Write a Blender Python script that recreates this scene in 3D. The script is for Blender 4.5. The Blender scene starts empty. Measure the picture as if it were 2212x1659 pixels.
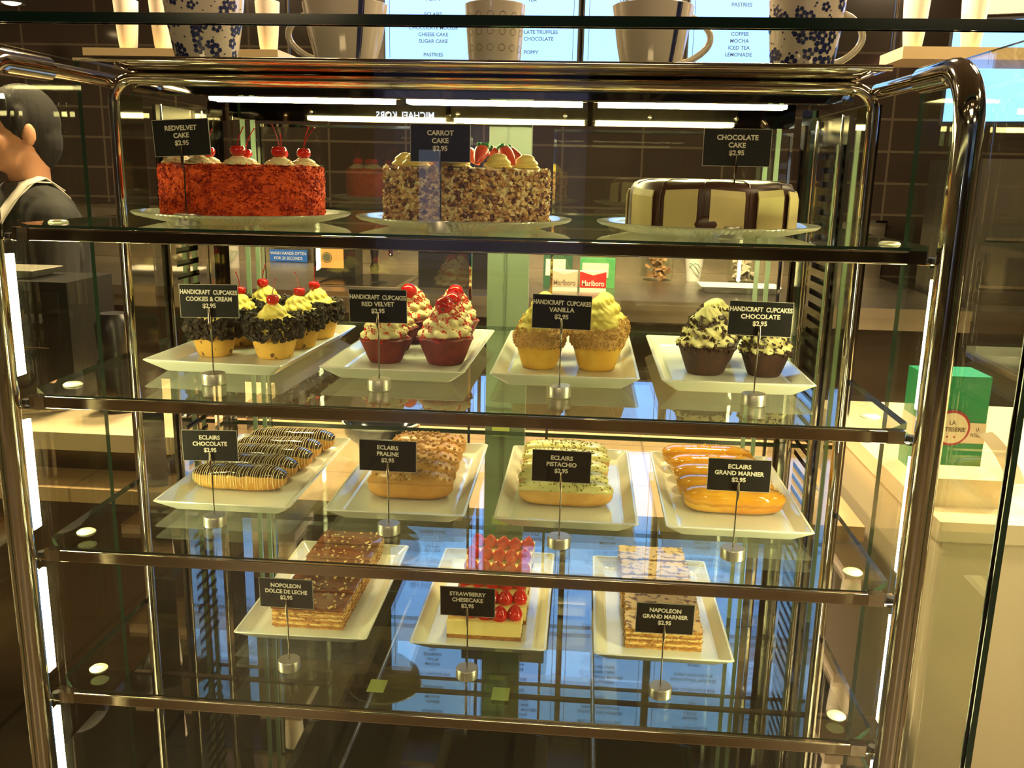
import bpy, math, random
from mathutils import Vector, Matrix, noise
random.seed(7)
PI = math.pi
SC = bpy.context.scene
COL = SC.collection

# ------------------------------------------------------------ camera, world, exposure
cam = bpy.data.cameras.new('camera'); cam.sensor_width = 36.0
cam.lens = 1964.59 / 2212 * 36.0; cam.clip_start = 0.01; cam.clip_end = 100
co = bpy.data.objects.new('camera', cam); COL.objects.link(co)
yaw, pitch, roll = .0770298, .227254, .0211167
fwd = Vector((-math.sin(yaw) * math.cos(pitch), math.cos(yaw) * math.cos(pitch), -math.sin(pitch)))
rt = Vector((math.cos(yaw), math.sin(yaw), 0)); up = rt.cross(fwd)
r2 = rt * math.cos(roll) + up * math.sin(roll); u2 = -rt * math.sin(roll) + up * math.cos(roll)
M = Matrix((r2, u2, -fwd)).transposed().to_4x4(); M.translation = Vector((.142238, -.977625, 1.45))
co.matrix_world = M
SC.camera = co
w = bpy.data.worlds.new('world'); SC.world = w; w.use_nodes = True
w.node_tree.nodes['Background'].inputs[0].default_value = (.5, .42, .35, 1)
w.node_tree.nodes['Background'].inputs[1].default_value = .02
SC.view_settings.view_transform = 'Standard'; SC.view_settings.look = 'None'
SC.view_settings.gamma = 1; SC.view_settings.use_curve_mapping = False
SC.view_settings.exposure = 1.1
SC.cycles.max_bounces = 10; SC.cycles.glossy_bounces = 6; SC.cycles.transmission_bounces = 8
SC.cycles.diffuse_bounces = 3; SC.cycles.transparent_max_bounces = 48
SC.cycles.sample_clamp_indirect = 4.0; SC.cycles.sample_clamp_direct = 0.0
SC.cycles.caustics_reflective = False; SC.cycles.caustics_refractive = False

LED = (1.0, .91, .44)
WARM = (1.0, .74, .42)
def area(name, loc, size, power, color, rot=(0, 0, 0), size_y=None):
    l = bpy.data.lights.new(name, 'AREA'); l.energy = power; l.color = color; l.size = size
    if size_y: l.shape = 'RECTANGLE'; l.size_y = size_y
    o = bpy.data.objects.new(name, l); COL.objects.link(o); o.location = loc; o.rotation_euler = rot
    return o
# ceiling lights of the hall and of the kitchen behind the case
area('ceiling_light_hall', (0, -3.2, 2.85), 1.2, 32, WARM)
area('ceiling_light_hall', (-2.5, -6.5, 2.85), 1.2, 32, WARM)
area('ceiling_light_hall', (2.5, -5.5, 2.85), 1.2, 32, WARM)
for lx in (-2.4, -.9, .6, 2.2):
    area('ceiling_light_kitchen', (lx, 1.9, 2.95), .35, 60, WARM)
area('ceiling_light_kitchen', (1.5, .9, 2.8), .4, 12, WARM)
area('ceiling_light_hall', (2.0, -.5, 2.8), .4, 15, WARM)  # added lamp, unseen, to brighten the right counter's front panel

# ------------------------------------------------------------ materials
MATS = {}
def mat(name, base, rough=.5, metal=0, base2=None, scale=40, bump=0, spec=.5, trans=0, coat=0, emis=None, estr=0, detail=4, lo=.4, hi=.6, sss=0, bscale=None, stretch=None):
    if name in MATS: return MATS[name]
    m = bpy.data.materials.new(name); m.use_nodes = True; nt = m.node_tree; b = nt.nodes['Principled BSDF']
    b.inputs['Base Color'].default_value = (*base, 1); b.inputs['Roughness'].default_value = rough
    b.inputs['Metallic'].default_value = metal; b.inputs['Specular IOR Level'].default_value = spec
    b.inputs['Transmission Weight'].default_value = trans; b.inputs['Coat Weight'].default_value = coat
    b.inputs['Coat Roughness'].default_value = .05
    if sss:
        b.inputs['Subsurface Weight'].default_value = sss; b.inputs['Subsurface Radius'].default_value = (.006, .004, .002)
    if emis:
        b.inputs['Emission Color'].default_value = (*emis, 1); b.inputs['Emission Strength'].default_value = estr
    tc = nt.nodes.new('ShaderNodeTexCoord'); src = tc.outputs['Object']
    if stretch:
        mp = nt.nodes.new('ShaderNodeMapping'); mp.inputs['Scale'].default_value = stretch
        nt.links.new(src, mp.inputs[0]); src = mp.outputs[0]
    if base2:
        n = nt.nodes.new('ShaderNodeTexNoise'); n.inputs['Scale'].default_value = scale; n.inputs['Detail'].default_value = detail
        r = nt.nodes.new('ShaderNodeValToRGB')
        r.color_ramp.elements[0].position = lo; r.color_ramp.elements[0].color = (*base, 1)
        r.color_ramp.elements[1].position = hi; r.color_ramp.elements[1].color = (*base2, 1)
        nt.links.new(src, n.inputs['Vector']); nt.links.new(n.outputs['Fac'], r.inputs[0]); nt.links.new(r.outputs[0], b.inputs['Base Color'])
    if bump:
        n2 = nt.nodes.new('ShaderNodeTexNoise'); n2.inputs['Scale'].default_value = bscale or scale; n2.inputs['Detail'].default_value = 6
        bp = nt.nodes.new('ShaderNodeBump'); bp.inputs['Strength'].default_value = bump; bp.inputs['Distance'].default_value = .002
        nt.links.new(src, n2.inputs['Vector']); nt.links.new(n2.outputs['Fac'], bp.inputs['Height']); nt.links.new(bp.outputs[0], b.inputs['Normal'])
    MATS[name] = m
    return m
def glass_mat(name, tint, ior=1.5, extra=0.0, refl=(1, 1, 1)):
    m = bpy.data.materials.new(name); m.use_nodes = True; nt = m.node_tree
    for n in list(nt.nodes): nt.nodes.remove(n)
    out = nt.nodes.new('ShaderNodeOutputMaterial'); mix = nt.nodes.new('ShaderNodeMixShader')
    tr = nt.nodes.new('ShaderNodeBsdfTransparent'); tr.inputs[0].default_value = (*tint, 1)
    gl = nt.nodes.new('ShaderNodeBsdfGlossy'); gl.inputs['Roughness'].default_value = 0.0; gl.inputs[0].default_value = (*refl, 1)
    geo = nt.nodes.new('ShaderNodeNewGeometry'); mr = nt.nodes.new('ShaderNodeMapRange')
    mr.inputs['To Min'].default_value = ior; mr.inputs['To Max'].default_value = 1 / ior
    fr = nt.nodes.new('ShaderNodeFresnel'); ad = nt.nodes.new('ShaderNodeMath'); ad.operation = 'ADD'; ad.use_clamp = True; ad.inputs[1].default_value = extra
    nt.links.new(geo.outputs['Backfacing'], mr.inputs['Value']); nt.links.new(mr.outputs[0], fr.inputs['IOR'])
    nt.links.new(fr.outputs[0], ad.inputs[0]); nt.links.new(ad.outputs[0], mix.inputs[0])
    nt.links.new(tr.outputs[0], mix.inputs[1]); nt.links.new(gl.outputs[0], mix.inputs[2]); nt.links.new(mix.outputs[0], out.inputs[0])
    MATS[name] = m
    return m
def emit(name, color, strength):
    m = bpy.data.materials.new(name); m.use_nodes = True; nt = m.node_tree
    for n in list(nt.nodes): nt.nodes.remove(n)
    out = nt.nodes.new('ShaderNodeOutputMaterial'); e = nt.nodes.new('ShaderNodeEmission')
    e.inputs[0].default_value = (*color, 1); e.inputs[1].default_value = strength
    nt.links.new(e.outputs[0], out.inputs[0]); MATS[name] = m
    return m
GLASS = glass_mat('clear_glass', (.975, .99, .95))
SHELFG = glass_mat('shelf_glass', (.95, .975, .92), 1.55, .02)
GEDGE = mat('glass_edge_green', (.02, .05, .03), .2, spec=.6)
BMIR = mat('black_mirror', (.12, .11, .09), .03, 1)
CHROME = mat('polished_chrome', (.62, .57, .5), .07, 1)
STEEL = mat('brushed_steel', (.42, .38, .32), .28, 1, base2=(.5, .46, .4), scale=60, stretch=(1, 1, .05))
RAILM = mat('darkened_chrome_rail', (.34, .27, .2), .1, 1)  # chrome darkened to stand in for the dark hall it mirrors
DSTEEL = mat('dark_steel', (.16, .14, .11), .2, 1)
MSTEEL = mat('mirror_steel', (.5, .46, .4), .035, 1)
ALU = mat('satin_aluminium', (.5, .48, .43), .38, 1)
LEDM = emit('led_tube_glow', LED, 44)
LEDV = emit('led_side_glow', LED, 58)
WHITE = mat('white_porcelain', (.78, .78, .72), .12, coat=.3)
CARD = mat('black_card', (.006, .0055, .006), .5, base2=(.018, .016, .017), scale=300, lo=.55, hi=.75, spec=.2)
CHALK = mat('chalk_lettering', (.75, .7, .6), .8)
CARDB = mat('card_border', (.45, .42, .36), .7)
BLACK = mat('black_plastic', (.012, .012, .012), .3)
CREAM = mat('yellow_cream', (.95, .8, .2), .45, bump=.15, bscale=90)
CREAM2 = mat('ivory_cream', (.92, .82, .46), .45, bump=.15, bscale=90)
CHERRY = mat('glossy_cherry', (.62, .008, .008), .08, coat=.6)
STEM = mat('cherry_stem', (.4, .01, .01), .35)

# ------------------------------------------------------------ mesh builder
class MB:
    def __init__(s): s.v = []; s.f = []; s.m = []
    def add(s, vs, fs, m=0):
        o = len(s.v); s.v += [tuple(p) for p in vs]; s.f += [tuple(i + o for i in f) for f in fs]; s.m += [m] * len(fs)
    def box(s, x0, x1, y0, y1, z0, z1, m=0, fm=None):
        vs = [(x, y, z) for z in (z0, z1) for y in (y0, y1) for x in (x0, x1)]
        fs = [(0, 2, 3, 1), (4, 5, 7, 6), (0, 1, 5, 4), (2, 6, 7, 3), (0, 4, 6, 2), (1, 3, 7, 5)]  # bottom, top, front, back, left, right
        for i, f in enumerate(fs): s.add(vs, [], 0); s.f.append(tuple(j + len(s.v) - 8 for j in f)); s.m.append((fm[i] if fm else m))
        return s
    def tube(s, pts, r, seg=12, m=0, closed=False, caps=True):
        pts = [Vector(p) for p in pts]; n = len(pts); rr = r if isinstance(r, (list, tuple)) else [r] * n
        T = []
        for i in range(n):
            a = pts[(i - 1) % n] if (closed or i > 0) else pts[0]; b = pts[(i + 1) % n] if (closed or i < n - 1) else pts[-1]
            T.append((b - a).normalized())
        N = T[0].orthogonal().normalized(); vs = []
        for i in range(n):
            N = (N - T[i] * N.dot(T[i])).normalized(); B = T[i].cross(N)
            vs += [pts[i] + (N * math.cos(2 * PI * k / seg) + B * math.sin(2 * PI * k / seg)) * rr[i] for k in range(seg)]
        fs = []
        for i in range(n if closed else n - 1):
            j = (i + 1) % n
            for k in range(seg):
                l = (k + 1) % seg; fs.append((i * seg + k, i * seg + l, j * seg + l, j * seg + k))
        if caps and not closed: fs.append(tuple(range(seg))[::-1]); fs.append(tuple(range((n - 1) * seg, n * seg)))
        s.add(vs, fs, m); return s
    def lathe(s, prof, c=(0, 0, 0), seg=32, m=0, fn=None, cap=True):
        vs = []
        for i, (r, z) in enumerate(prof):
            for k in range(seg):
                a = 2 * PI * k / seg; q, h = fn(i, a, r, z) if fn else (r, z)
                vs.append((c[0] + q * math.cos(a), c[1] + q * math.sin(a), c[2] + h))
        fs = [(i * seg + k, i * seg + (k + 1) % seg, (i + 1) * seg + (k + 1) % seg, (i + 1) * seg + k) for i in range(len(prof) - 1) for k in range(seg)]
        if cap: fs.append(tuple(range(seg))[::-1]); fs.append(tuple(range((len(prof) - 1) * seg, len(prof) * seg)))
        s.add(vs, fs, m); return s
    def chunk(s, c, r, m=0, flat=1):
        R = Matrix.Rotation(random.uniform(0, 6.28), 3, Vector((random.uniform(-1, 1), random.uniform(-1, 1), random.uniform(-1, 1) + .01)).normalized())
        vs = []
        for p in ((-1, -1, -1), (1, -1, -1), (1, 1, -1), (-1, 1, -1), (-1, -1, 1), (1, -1, 1), (1, 1, 1), (-1, 1, 1)):
            q = Vector((p[0] * random.uniform(.35, 1), p[1] * random.uniform(.35, 1), p[2] * random.uniform(.35, 1) * flat)) * r * .75
            vs.append(Vector(c) + R @ q)
        s.add(vs, [(0, 3, 2, 1), (4, 5, 6, 7), (0, 1, 5, 4), (1, 2, 6, 5), (2, 3, 7, 6), (3, 0, 4, 7)], m); return s
    def ball(s, c, rx, ry=None, rz=None, seg=16, rings=10, m=0, rot=None):
        ry = ry or rx; rz = rz or rx; vs = []; c = Vector(c)
        for i in range(rings + 1):
            ph = PI * i / rings - PI / 2
            for k in range(seg):
                a = 2 * PI * k / seg; q = Vector((rx * math.cos(ph) * math.cos(a), ry * math.cos(ph) * math.sin(a), rz * math.sin(ph)))
                vs.append(c + (rot @ q if rot else q))
        fs = [(i * seg + k, i * seg + (k + 1) % seg, (i + 1) * seg + (k + 1) % seg, (i + 1) * seg + k) for i in range(rings) for k in range(seg)]
        s.add(vs, fs, m); return s
    def build(s, name, mats, parent=None, smooth=False, loc=None, bevel=0, sub=0, kind=None, label=None):
        me = bpy.data.meshes.new(name); me.from_pydata(s.v, [], s.f)
        mats = mats if isinstance(mats, (list, tuple)) else [mats]
        for mm in mats: me.materials.append(mm)
        me.polygons.foreach_set('material_index', s.m)
        if smooth: me.polygons.foreach_set('use_smooth', [True] * len(me.polygons))
        me.validate(); me.update()
        if smooth and name not in ('cream_rosette', 'frosting', 'crumb_band', 'frosting_collar', 'cherry', 'person', 'hair', 'shirt', 'choux_pastry', 'icing'): me.set_sharp_from_angle(angle=math.radians(48))
        o = bpy.data.objects.new(name, me); COL.objects.link(o)
        if parent: o.parent = parent
        if loc is not None: o.location = loc
        if bevel:
            b = o.modifiers.new('bevel', 'BEVEL'); b.width = bevel; b.segments = 4 if bevel > .004 and bevel < .005 else 2; b.limit_method = 'ANGLE'
        if sub:
            b = o.modifiers.new('sub', 'SUBSURF'); b.levels = sub; b.render_levels = sub
        if kind: o['kind'] = kind
        if label: o['label'] = label
        return o
def thing(name, label, cat, loc=(0, 0, 0), rz=0, group=None):
    o = bpy.data.objects.new(name, None); COL.objects.link(o); o.location = loc; o.rotation_euler = (0, 0, rz)
    o.empty_display_size = .02; tag(o, label, cat, group)
    return o
def tag(o, label, cat, group=None):
    o['label'] = label; o['category'] = cat
    if group: o['group'] = group
    return o
def struct(o): o['kind'] = 'structure'; return o
def kids(o): return [c for c in bpy.data.objects if c.parent == o]
def dup(root, loc, rz=0, label=None, scale=1):
    def cp(o, parent):
        c = o.copy(); COL.objects.link(c)
        if parent: c.parent = parent
        for ch in kids(o): cp(ch, c)
        return c
    r = cp(root, None); r.location = loc; r.rotation_euler = (0, 0, rz); r.scale = (scale,) * 3
    if label: r['label'] = label
    return r
def text_mesh(name, body, size, material, parent=None, loc=(0, 0, 0), rot=(PI / 2, 0, 0), width=None, bold=0.0, space=1.15, ext=.0001, align='CENTER'):
    cu = bpy.data.curves.new(name, 'FONT'); cu.body = body; cu.size = size; cu.align_x = align; cu.align_y = 'CENTER'
    cu.space_line = space; cu.extrude = ext; cu.offset = bold; cu.resolution_u = 3
    t = bpy.data.objects.new(name, cu); COL.objects.link(t)
    bpy.context.view_layer.update()
    me = bpy.data.meshes.new_from_object(t.evaluated_get(bpy.context.evaluated_depsgraph_get()))
    bpy.data.objects.remove(t)
    if width:
        xs = [v.co.x for v in me.vertices]; cur = max(xs) - min(xs)
        if cur > width:
            for v in me.vertices: v.co.x *= width / cur
    me.materials.clear(); me.materials.append(material)
    o = bpy.data.objects.new(name, me); COL.objects.link(o); o.location = loc; o.rotation_euler = rot
    if parent: o.parent = parent
    return o
def arc(c, r, a0, a1, n, ax1, ax2):
    c = Vector(c); ax1 = Vector(ax1); ax2 = Vector(ax2)
    return [c + ax1 * r * math.cos(a0 + (a1 - a0) * i / n) + ax2 * r * math.sin(a0 + (a1 - a0) * i / n) for i in range(n + 1)]

# ------------------------------------------------------------ setting: room shell
def tile_mat(name, c1, c2, cm, bw, bh, rough, mortar=.006, plane='xz'):
    m = bpy.data.materials.new(name); m.use_nodes = True; nt = m.node_tree; b = nt.nodes['Principled BSDF']
    b.inputs['Roughness'].default_value = rough
    tc = nt.nodes.new('ShaderNodeTexCoord'); sp = nt.nodes.new('ShaderNodeSeparateXYZ'); cb = nt.nodes.new('ShaderNodeCombineXYZ')
    br = nt.nodes.new('ShaderNodeTexBrick'); br.inputs['Scale'].default_value = 1; br.inputs['Brick Width'].default_value = bw; br.inputs['Row Height'].default_value = bh
    br.inputs['Mortar Size'].default_value = mortar; br.offset = 0
    br.inputs['Color1'].default_value = (*c1, 1); br.inputs['Color2'].default_value = (*c2, 1); br.inputs['Mortar'].default_value = (*cm, 1)
    nt.links.new(tc.outputs['Object'], sp.inputs[0]); nt.links.new(sp.outputs[0], cb.inputs[0]); nt.links.new(sp.outputs[2 if plane == 'xz' else 1], cb.inputs[1])
    nt.links.new(cb.outputs[0], br.inputs['Vector']); nt.links.new(br.outputs['Color'], b.inputs['Base Color'])
    return m
FLOOR = tile_mat('floor_tiles', (.15, .11, .07), (.13, .095, .06), (.06, .045, .03), .45, .45, .3, .008, 'xy')
TILES = tile_mat('dark_wall_tiles', (.022, .016, .012), (.017, .012, .009), (.045, .035, .025), .42, .16, .12, .006)
DARKW = mat('dark_brown_wall', (.06, .04, .028), .5, base2=(.045, .03, .02), scale=3)
CEILM = mat('ceiling_paint', (.2, .16, .12), .8, base2=(.17, .135, .1), scale=2)
struct(MB().box(-5, 5, -12.2, 4.3, -.1, 0).build('floor', FLOOR))
struct(MB().box(-5, 5, -12.2, 4.3, 3.1, 3.2).build('ceiling', CEILM))
struct(MB().box(-5, 5, 4.0, 4.3, 0, 3.1).build('wall_back', [TILES]))
struct(MB().box(-5.2, -5, -12.2, 4.3, 0, 3.1).build('wall_left', DARKW))
struct(MB().box(5, 5.2, -12.2, 4.3, 0, 3.1).build('wall_right', DARKW))
struct(MB().box(-5, 5, -12.4, -12.2, 0, 3.1).build('wall_front', DARKW))

# storefront across the hall, seen only mirrored in the front glass
sf = thing('storefront', 'lit shop front across the hall, mirrored faintly in the case glass', 'shop front', (0, -12.15, 0))
SFG = emit('dim_window_glow', (.42, .4, .75), .07); SFW = emit('bright_window_glow', (.62, .7, 1.0), .4); SGN = emit('sign_glow', (.75, .85, 1.0), 9)
MB().box(-2.85, .1, 0, .05, .1, 3.0).build('window', SFG, sf)
MB().box(-2.22, -1.92, .05, .08, .75, 1.75).build('door_panel', SFW, sf)
MB().box(-3.1, .3, .05, .2, 2.08, 2.3).build('fascia', DARKW, sf)
text_mesh('lettering', 'MICHAEL KORS', .13, SGN, sf, (-2.38, .22, 2.19), (PI / 2, 0, PI), width=.8, bold=.002)
# unseen ceiling downlights, added for highlights on the chrome and front glass
DL = emit('downlight_glow', (1, .72, .4), 30)
for i, (x, y) in enumerate([(-3.2, -2.0), (-1.6, -2.6), (.2, -2.2), (1.9, -2.6), (3.4, -1.9), (-2.4, -5), (0, -5.2), (2.6, -5), (-4.2, 3.2), (1.6, 1.2), (-1.8, 1.1)]):
    d = thing('added_downlight', 'small round warm downlight added in the ceiling for reflections', 'ceiling light', (x, y, 3.1), 0, 'round warm downlights added for reflections')
    MB().lathe([(.075, 0), (.075, -.02), (.055, -.02), (.055, -.008)], seg=24, cap=False).build('trim_ring', CHROME, d)
    MB().lathe([(.055, -.006), (.055, -.01)], seg=20).build('lamp', DL, d)

# ------------------------------------------------------------ display case
case = thing('display_case', 'glass pastry display case with chrome posts and glowing light strips', 'display case', (0, 0, 0))
S = [1.3735, 1.1813, .9906, .7999]
for sx in (-1, 1):
    X = .511 * sx
    path = [(X, -.02, .45), (X, -.02, 1.0), (X, -.02, 1.505)] + arc((X, .035, 1.505), .055, PI, PI / 2, 10, (0, 1, 0), (0, 0, 1))[1:] + [(X, .12, 1.561)]
    MB().tube(path, .0145, 20).build('front_post', CHROME, case, True)
    MB().tube([(X, .115, 1.561), (X * .98, .25, 1.56)], .0095, 16).build('connecting_tube', CHROME, case, True)
    MB().lathe([(.016, 0), (.017, .004), (.016, .02), (.0145, .022)], seg=20).build('collar', CHROME, case, True, (X, -.02, 1.44)) if sx < 0 else None
    # vertical light strips just inside each post, one piece per gap between shelves
    for z0, z1 in ((1.21, 1.35), (1.02, 1.155), (.83, .965), (.665, .775), (1.405, 1.48)):
        if sx > 0 and z0 > 1.4: continue
        if z0 > 1.4: continue
        xa, xb = sorted((sx * .506, sx * .5105)); st = MB().box(xa, xb, .0, .015, z0, z1).build('light_strip', LEDV, case, bevel=.0024)
    # flat side upright, slotted rack, rear corner post, side panes
    MB().box(min(X, X * .985), max(X, X * .985), .262, .345, .62, 1.545).build('side_upright', MSTEEL, case, bevel=.002)
    rk = MB(); xa, xb = sorted((X * .975, X * .985)); y0, y1 = .395, .525; zz = .66
    while zz < 1.5:
        rk.box(xa, xb, y0, y0 + .018, zz, zz + .0205); rk.box(xa, xb, y1 - .03, y1, zz, zz + .0205)
        rk.box(xa, xb, y0 + .018, y1 - .03, zz + .009, zz + .0205)
        zz += .0205
    rk.build('slotted_rack', MSTEEL, case)
    MB().box(*sorted((X * .99, X * 1.0)), .39, .53, .64, 1.54).build('rack_backing', DSTEEL, case)
    for yy in (.388, .536): MB().tube([(X * .972, yy, .66), (X * .972, yy, 1.54)], .0022, 8).build('rack_rod', CHROME, case, True)
    for xx in (.428, .446): MB().box(*sorted((sx * xx, sx * (xx + .007))), .588, .593, .66, 1.53).build('glass_edge_strip', mat('pale_green_glass_edge', (.3, .42, .28), .2, spec=.8), case)
    MB().box(*sorted((X * .95, X * 1.0)), .595, .64, .5, 1.56).build('rear_post', MSTEEL, case, bevel=.003)
    Xo = .572 * sx
    MB().box(Xo - .003, Xo + .003, -.072, .3, .3, 1.59, fm=[1, 1, 1, 1, 0, 0]).build('side_glass', [GLASS, GEDGE], case)
    MB().box(X * 1.004 - .002, X * 1.004 + .002, .335, .6, .62, 1.55, fm=[1, 1, 1, 1, 0, 0]).build('inner_side_glass', [GLASS, GEDGE], case)
# hoop frame with rounded corners
HX, HZ0, HZ1, HR, HY = .497, .5, 1.564, .03, .25
hp = arc((HX - HR, HY, HZ1 - HR), HR, 0, PI / 2, 6, (1, 0, 0), (0, 0, 1)) + arc((-HX + HR, HY, HZ1 - HR), HR, PI / 2, PI, 6, (1, 0, 0), (0, 0, 1)) + \
     arc((-HX + HR, HY, HZ0 + HR), HR, PI, 1.5 * PI, 6, (1, 0, 0), (0, 0, 1)) + arc((HX - HR, HY, HZ0 + HR), HR, 1.5 * PI, 2 * PI, 6, (1, 0, 0), (0, 0, 1))
MB().tube(hp, .0075, 14, closed=True).build('hoop_frame', CHROME, case, True)
# canopy
MB().box(-.475, .475, .12, .64, 1.572, 1.5765).build('canopy', MSTEEL, case, bevel=.003)
MB().tube([(-.475, .12, 1.5735), (.475, .12, 1.5735)], .0035, 10).build('canopy_lip', CHROME, case, True)
MB().box(-.475, .475, .262, .29, 1.545, 1.572).build('canopy_rib', MSTEEL, case, bevel=.003)
MB().box(-.475, .475, .3, .33, 1.56, 1.572).build('canopy_rib', DSTEEL, case, bevel=.002)
# three lamps under the canopy
for x0, x1 in ((-.405, -.14), (-.118, .13), (.152, .41)):
    MB().box(x0 - .006, x1 + .006, .343, .385, 1.551, 1.572).build('lamp_housing', STEEL, case, bevel=.002)
    for yy in (.350, .364, .378):  # the extra glowing lines stand for the lamp's own reflections
        MB().tube([(x0, yy, 1.5475), (x1, yy, 1.5475)], .0036, 8).build('light_strip', LEDM, case, True)
# front pane and green edges; dark opaque strips paint the internal reflection there
FE = MB(); FE.box(-.567, .567, -.084, -.076, .25, 1.583, fm=[1, 1, 0, 0, 1, 1]).build('front_glass', [GLASS, GEDGE], case)
MB().box(-.576, .576, -.086, -.074, 1.583, 1.5925).build('front_glass_edge', mat('dark_edge_reflection', (.004, .016, .012), .12), case)
MB().box(.567, .573, -.086, -.074, .25, 1.583).build('front_glass_edge', GEDGE, case)
MB().box(-.573, -.567, -.086, -.074, .25, 1.583).build('front_glass_edge', GEDGE, case)
# deck
DECK = mat('black_glossy_deck', (.002, .003, .0025), .02, base2=(.004, .005, .004), scale=8, spec=.7)
DECK.node_tree.nodes['Principled BSDF'].inputs['IOR'].default_value = 2.3
deck = MB().box(-.565, .565, -.07, .64, .6, .65).build('deck', DECK, case)
for xs in (-.165, .18):
    MB().tube([(xs, -.06, .651), (xs, .6, .651)], .0032, 8).build('deck_seam', STEEL, case, True)
MB().box(-.56, .56, .298, .306, .65, .6525).build('deck_strip', mat('brown_seal', (.03, .02, .014), .8, spec=.1), case)
MB().box(-.565, .565, .03, .64, .1, .6).build('plinth', DSTEEL, case)
# rear doors and centre stile
FROST = mat('frosted_green_stile', (.24, .3, .22), .35, base2=(.2, .26, .19), scale=3)
MB().box(-.03, .043, .632, .66, .66, 1.55).build('centre_stile', FROST, case, bevel=.003)
MB().box(-.0, .004, .6295, .632, .66, 1.55).build('stile_seam', mat('stile_grey', (.16, .2, .15), .3), case)
MB().box(-.075, .09, .665, .68, .45, .80).build('duct_box', DSTEEL, case, bevel=.003)
for xa, xb, yy in ((-.43, -.055, .606), (.082, .478, .616)):
    dr = MB(); t = .0045
    dr.box(xa, xb, yy, yy + .008, 1.52, 1.52 + t); dr.box(xa, xb, yy, yy + .008, .66, .66 + t)
    dr.box(xa, xa + t, yy, yy + .008, .66, 1.52); dr.box(xb - t, xb, yy, yy + .008, .66, 1.52)
    d = dr.build('door', MSTEEL, case)
    MB().box(xa + t, xb - t, yy + .002, yy + .006, .665, 1.52, fm=[1, 1, 0, 0, 1, 1]).build('door_pane', [GLASS, GEDGE], d)
    hx = xb - .03 if xa < 0 else xa + .03
    MB().tube([(hx, yy + .02, 1.12), (hx, yy + .02, 1.2)], .004, 8).build('door_handle', CHROME, d, True)
MB().box(-.475, .475, .6, .635, 1.53, 1.572).build('door_track', BMIR, case)
MB().box(-.51, .51, .6, .645, .645, .66).build('door_track', BMIR, case)
for bx in (-.33, -.2, -.08, .1, .24, .38):
    MB().lathe([(.003, 0), (.0036, .002), (.002, .003)], seg=12).build('screw_head', CHROME, case, True, (bx, .595, 1.545)).rotation_euler = (PI / 2, 0, 0)

# shelves
GT = [.0100, .0075, .0075, .0075]      # height of each glass surface over its rail centre
SL = ['topmost glass shelf carrying the three cakes', 'second glass shelf from the top carrying the cupcake trays',
      'third glass shelf carrying the eclair trays', 'lowest glass shelf carrying the napoleon and cheesecake trays']
PAD = mat('clear_suction_pad', (.62, .62, .45), .25)
for i, z in enumerate(S):
    sh = thing('glass_shelf', SL[i], 'shelf', (0, 0, z), 0, 'glass shelves with chrome front rails')
    out = [(-.478, .003), (.478, .003), (.507, .034), (.507, .592), (-.507, .592), (-.507, .034)]
    t = GT[i]; vs = [(x, y, t - .008) for x, y in out] + [(x, y, t) for x, y in out]; g = MB()
    g.add(vs, [(5, 4, 3, 2, 1, 0)], 0); g.add(vs, [(6, 7, 8, 9, 10, 11)], 0)
    g.add(vs, [(k, (k + 1) % 6, (k + 1) % 6 + 6, k + 6) for k in range(6)], 1)
    g.build('glass_pane', [SHELFG, GEDGE], sh)
    rp = []
    h, d = .0063, .006
    r = MB(); r.box(-.474, .474, -d, .0028, -h, h); r.build('front_rail', RAILM, sh, bevel=.0015)
    MB().tube([(-.473, -.0045, h - .0006), (.473, -.0045, h - .0006)], .0016, 8).build('rail_glint_lip', CHROME, sh, True)  # thin tubes added so the rail edges catch a bright line
    MB().tube([(-.473, -.0050, -h + .0006), (.473, -.0050, -h + .0006)], .0011, 8).build('rail_glint_lip', CHROME, sh, True)
    for sx in (-1, 1):
        b = MB()
        b.box(*sorted((sx * .474, sx * .492)), -.007, .006, -.0065, .0075)
        vs = [(sx * .49, -.004, -.0075), (sx * .512, .0, -.0075), (sx * .512, .03, -.0075), (sx * .478, .016, -.0075)]
        vs += [(a, b2, -.005) for a, b2, c in vs]
        b.add(vs, [(0, 3, 2, 1), (4, 5, 6, 7), (0, 1, 5, 4), (1, 2, 6, 5), (2, 3, 7, 6), (3, 0, 4, 7)])
        b.build('end_bracket', CHROME, sh, bevel=.0018)
        MB().lathe([(.0, 0), (.011, 0), (.0115, .001), (.009, .003), (.0, .0035)], seg=20, cap=False).build('suction_pad', PAD, sh, True, (sx * .472, .052, GT[i] + .0001))
        MB().lathe([(.006, -.004), (.0065, .0), (.005, .006)], seg=12).build('bracket_screw', BLACK, sh, True, (sx * .503, .006, -.006))

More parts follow.
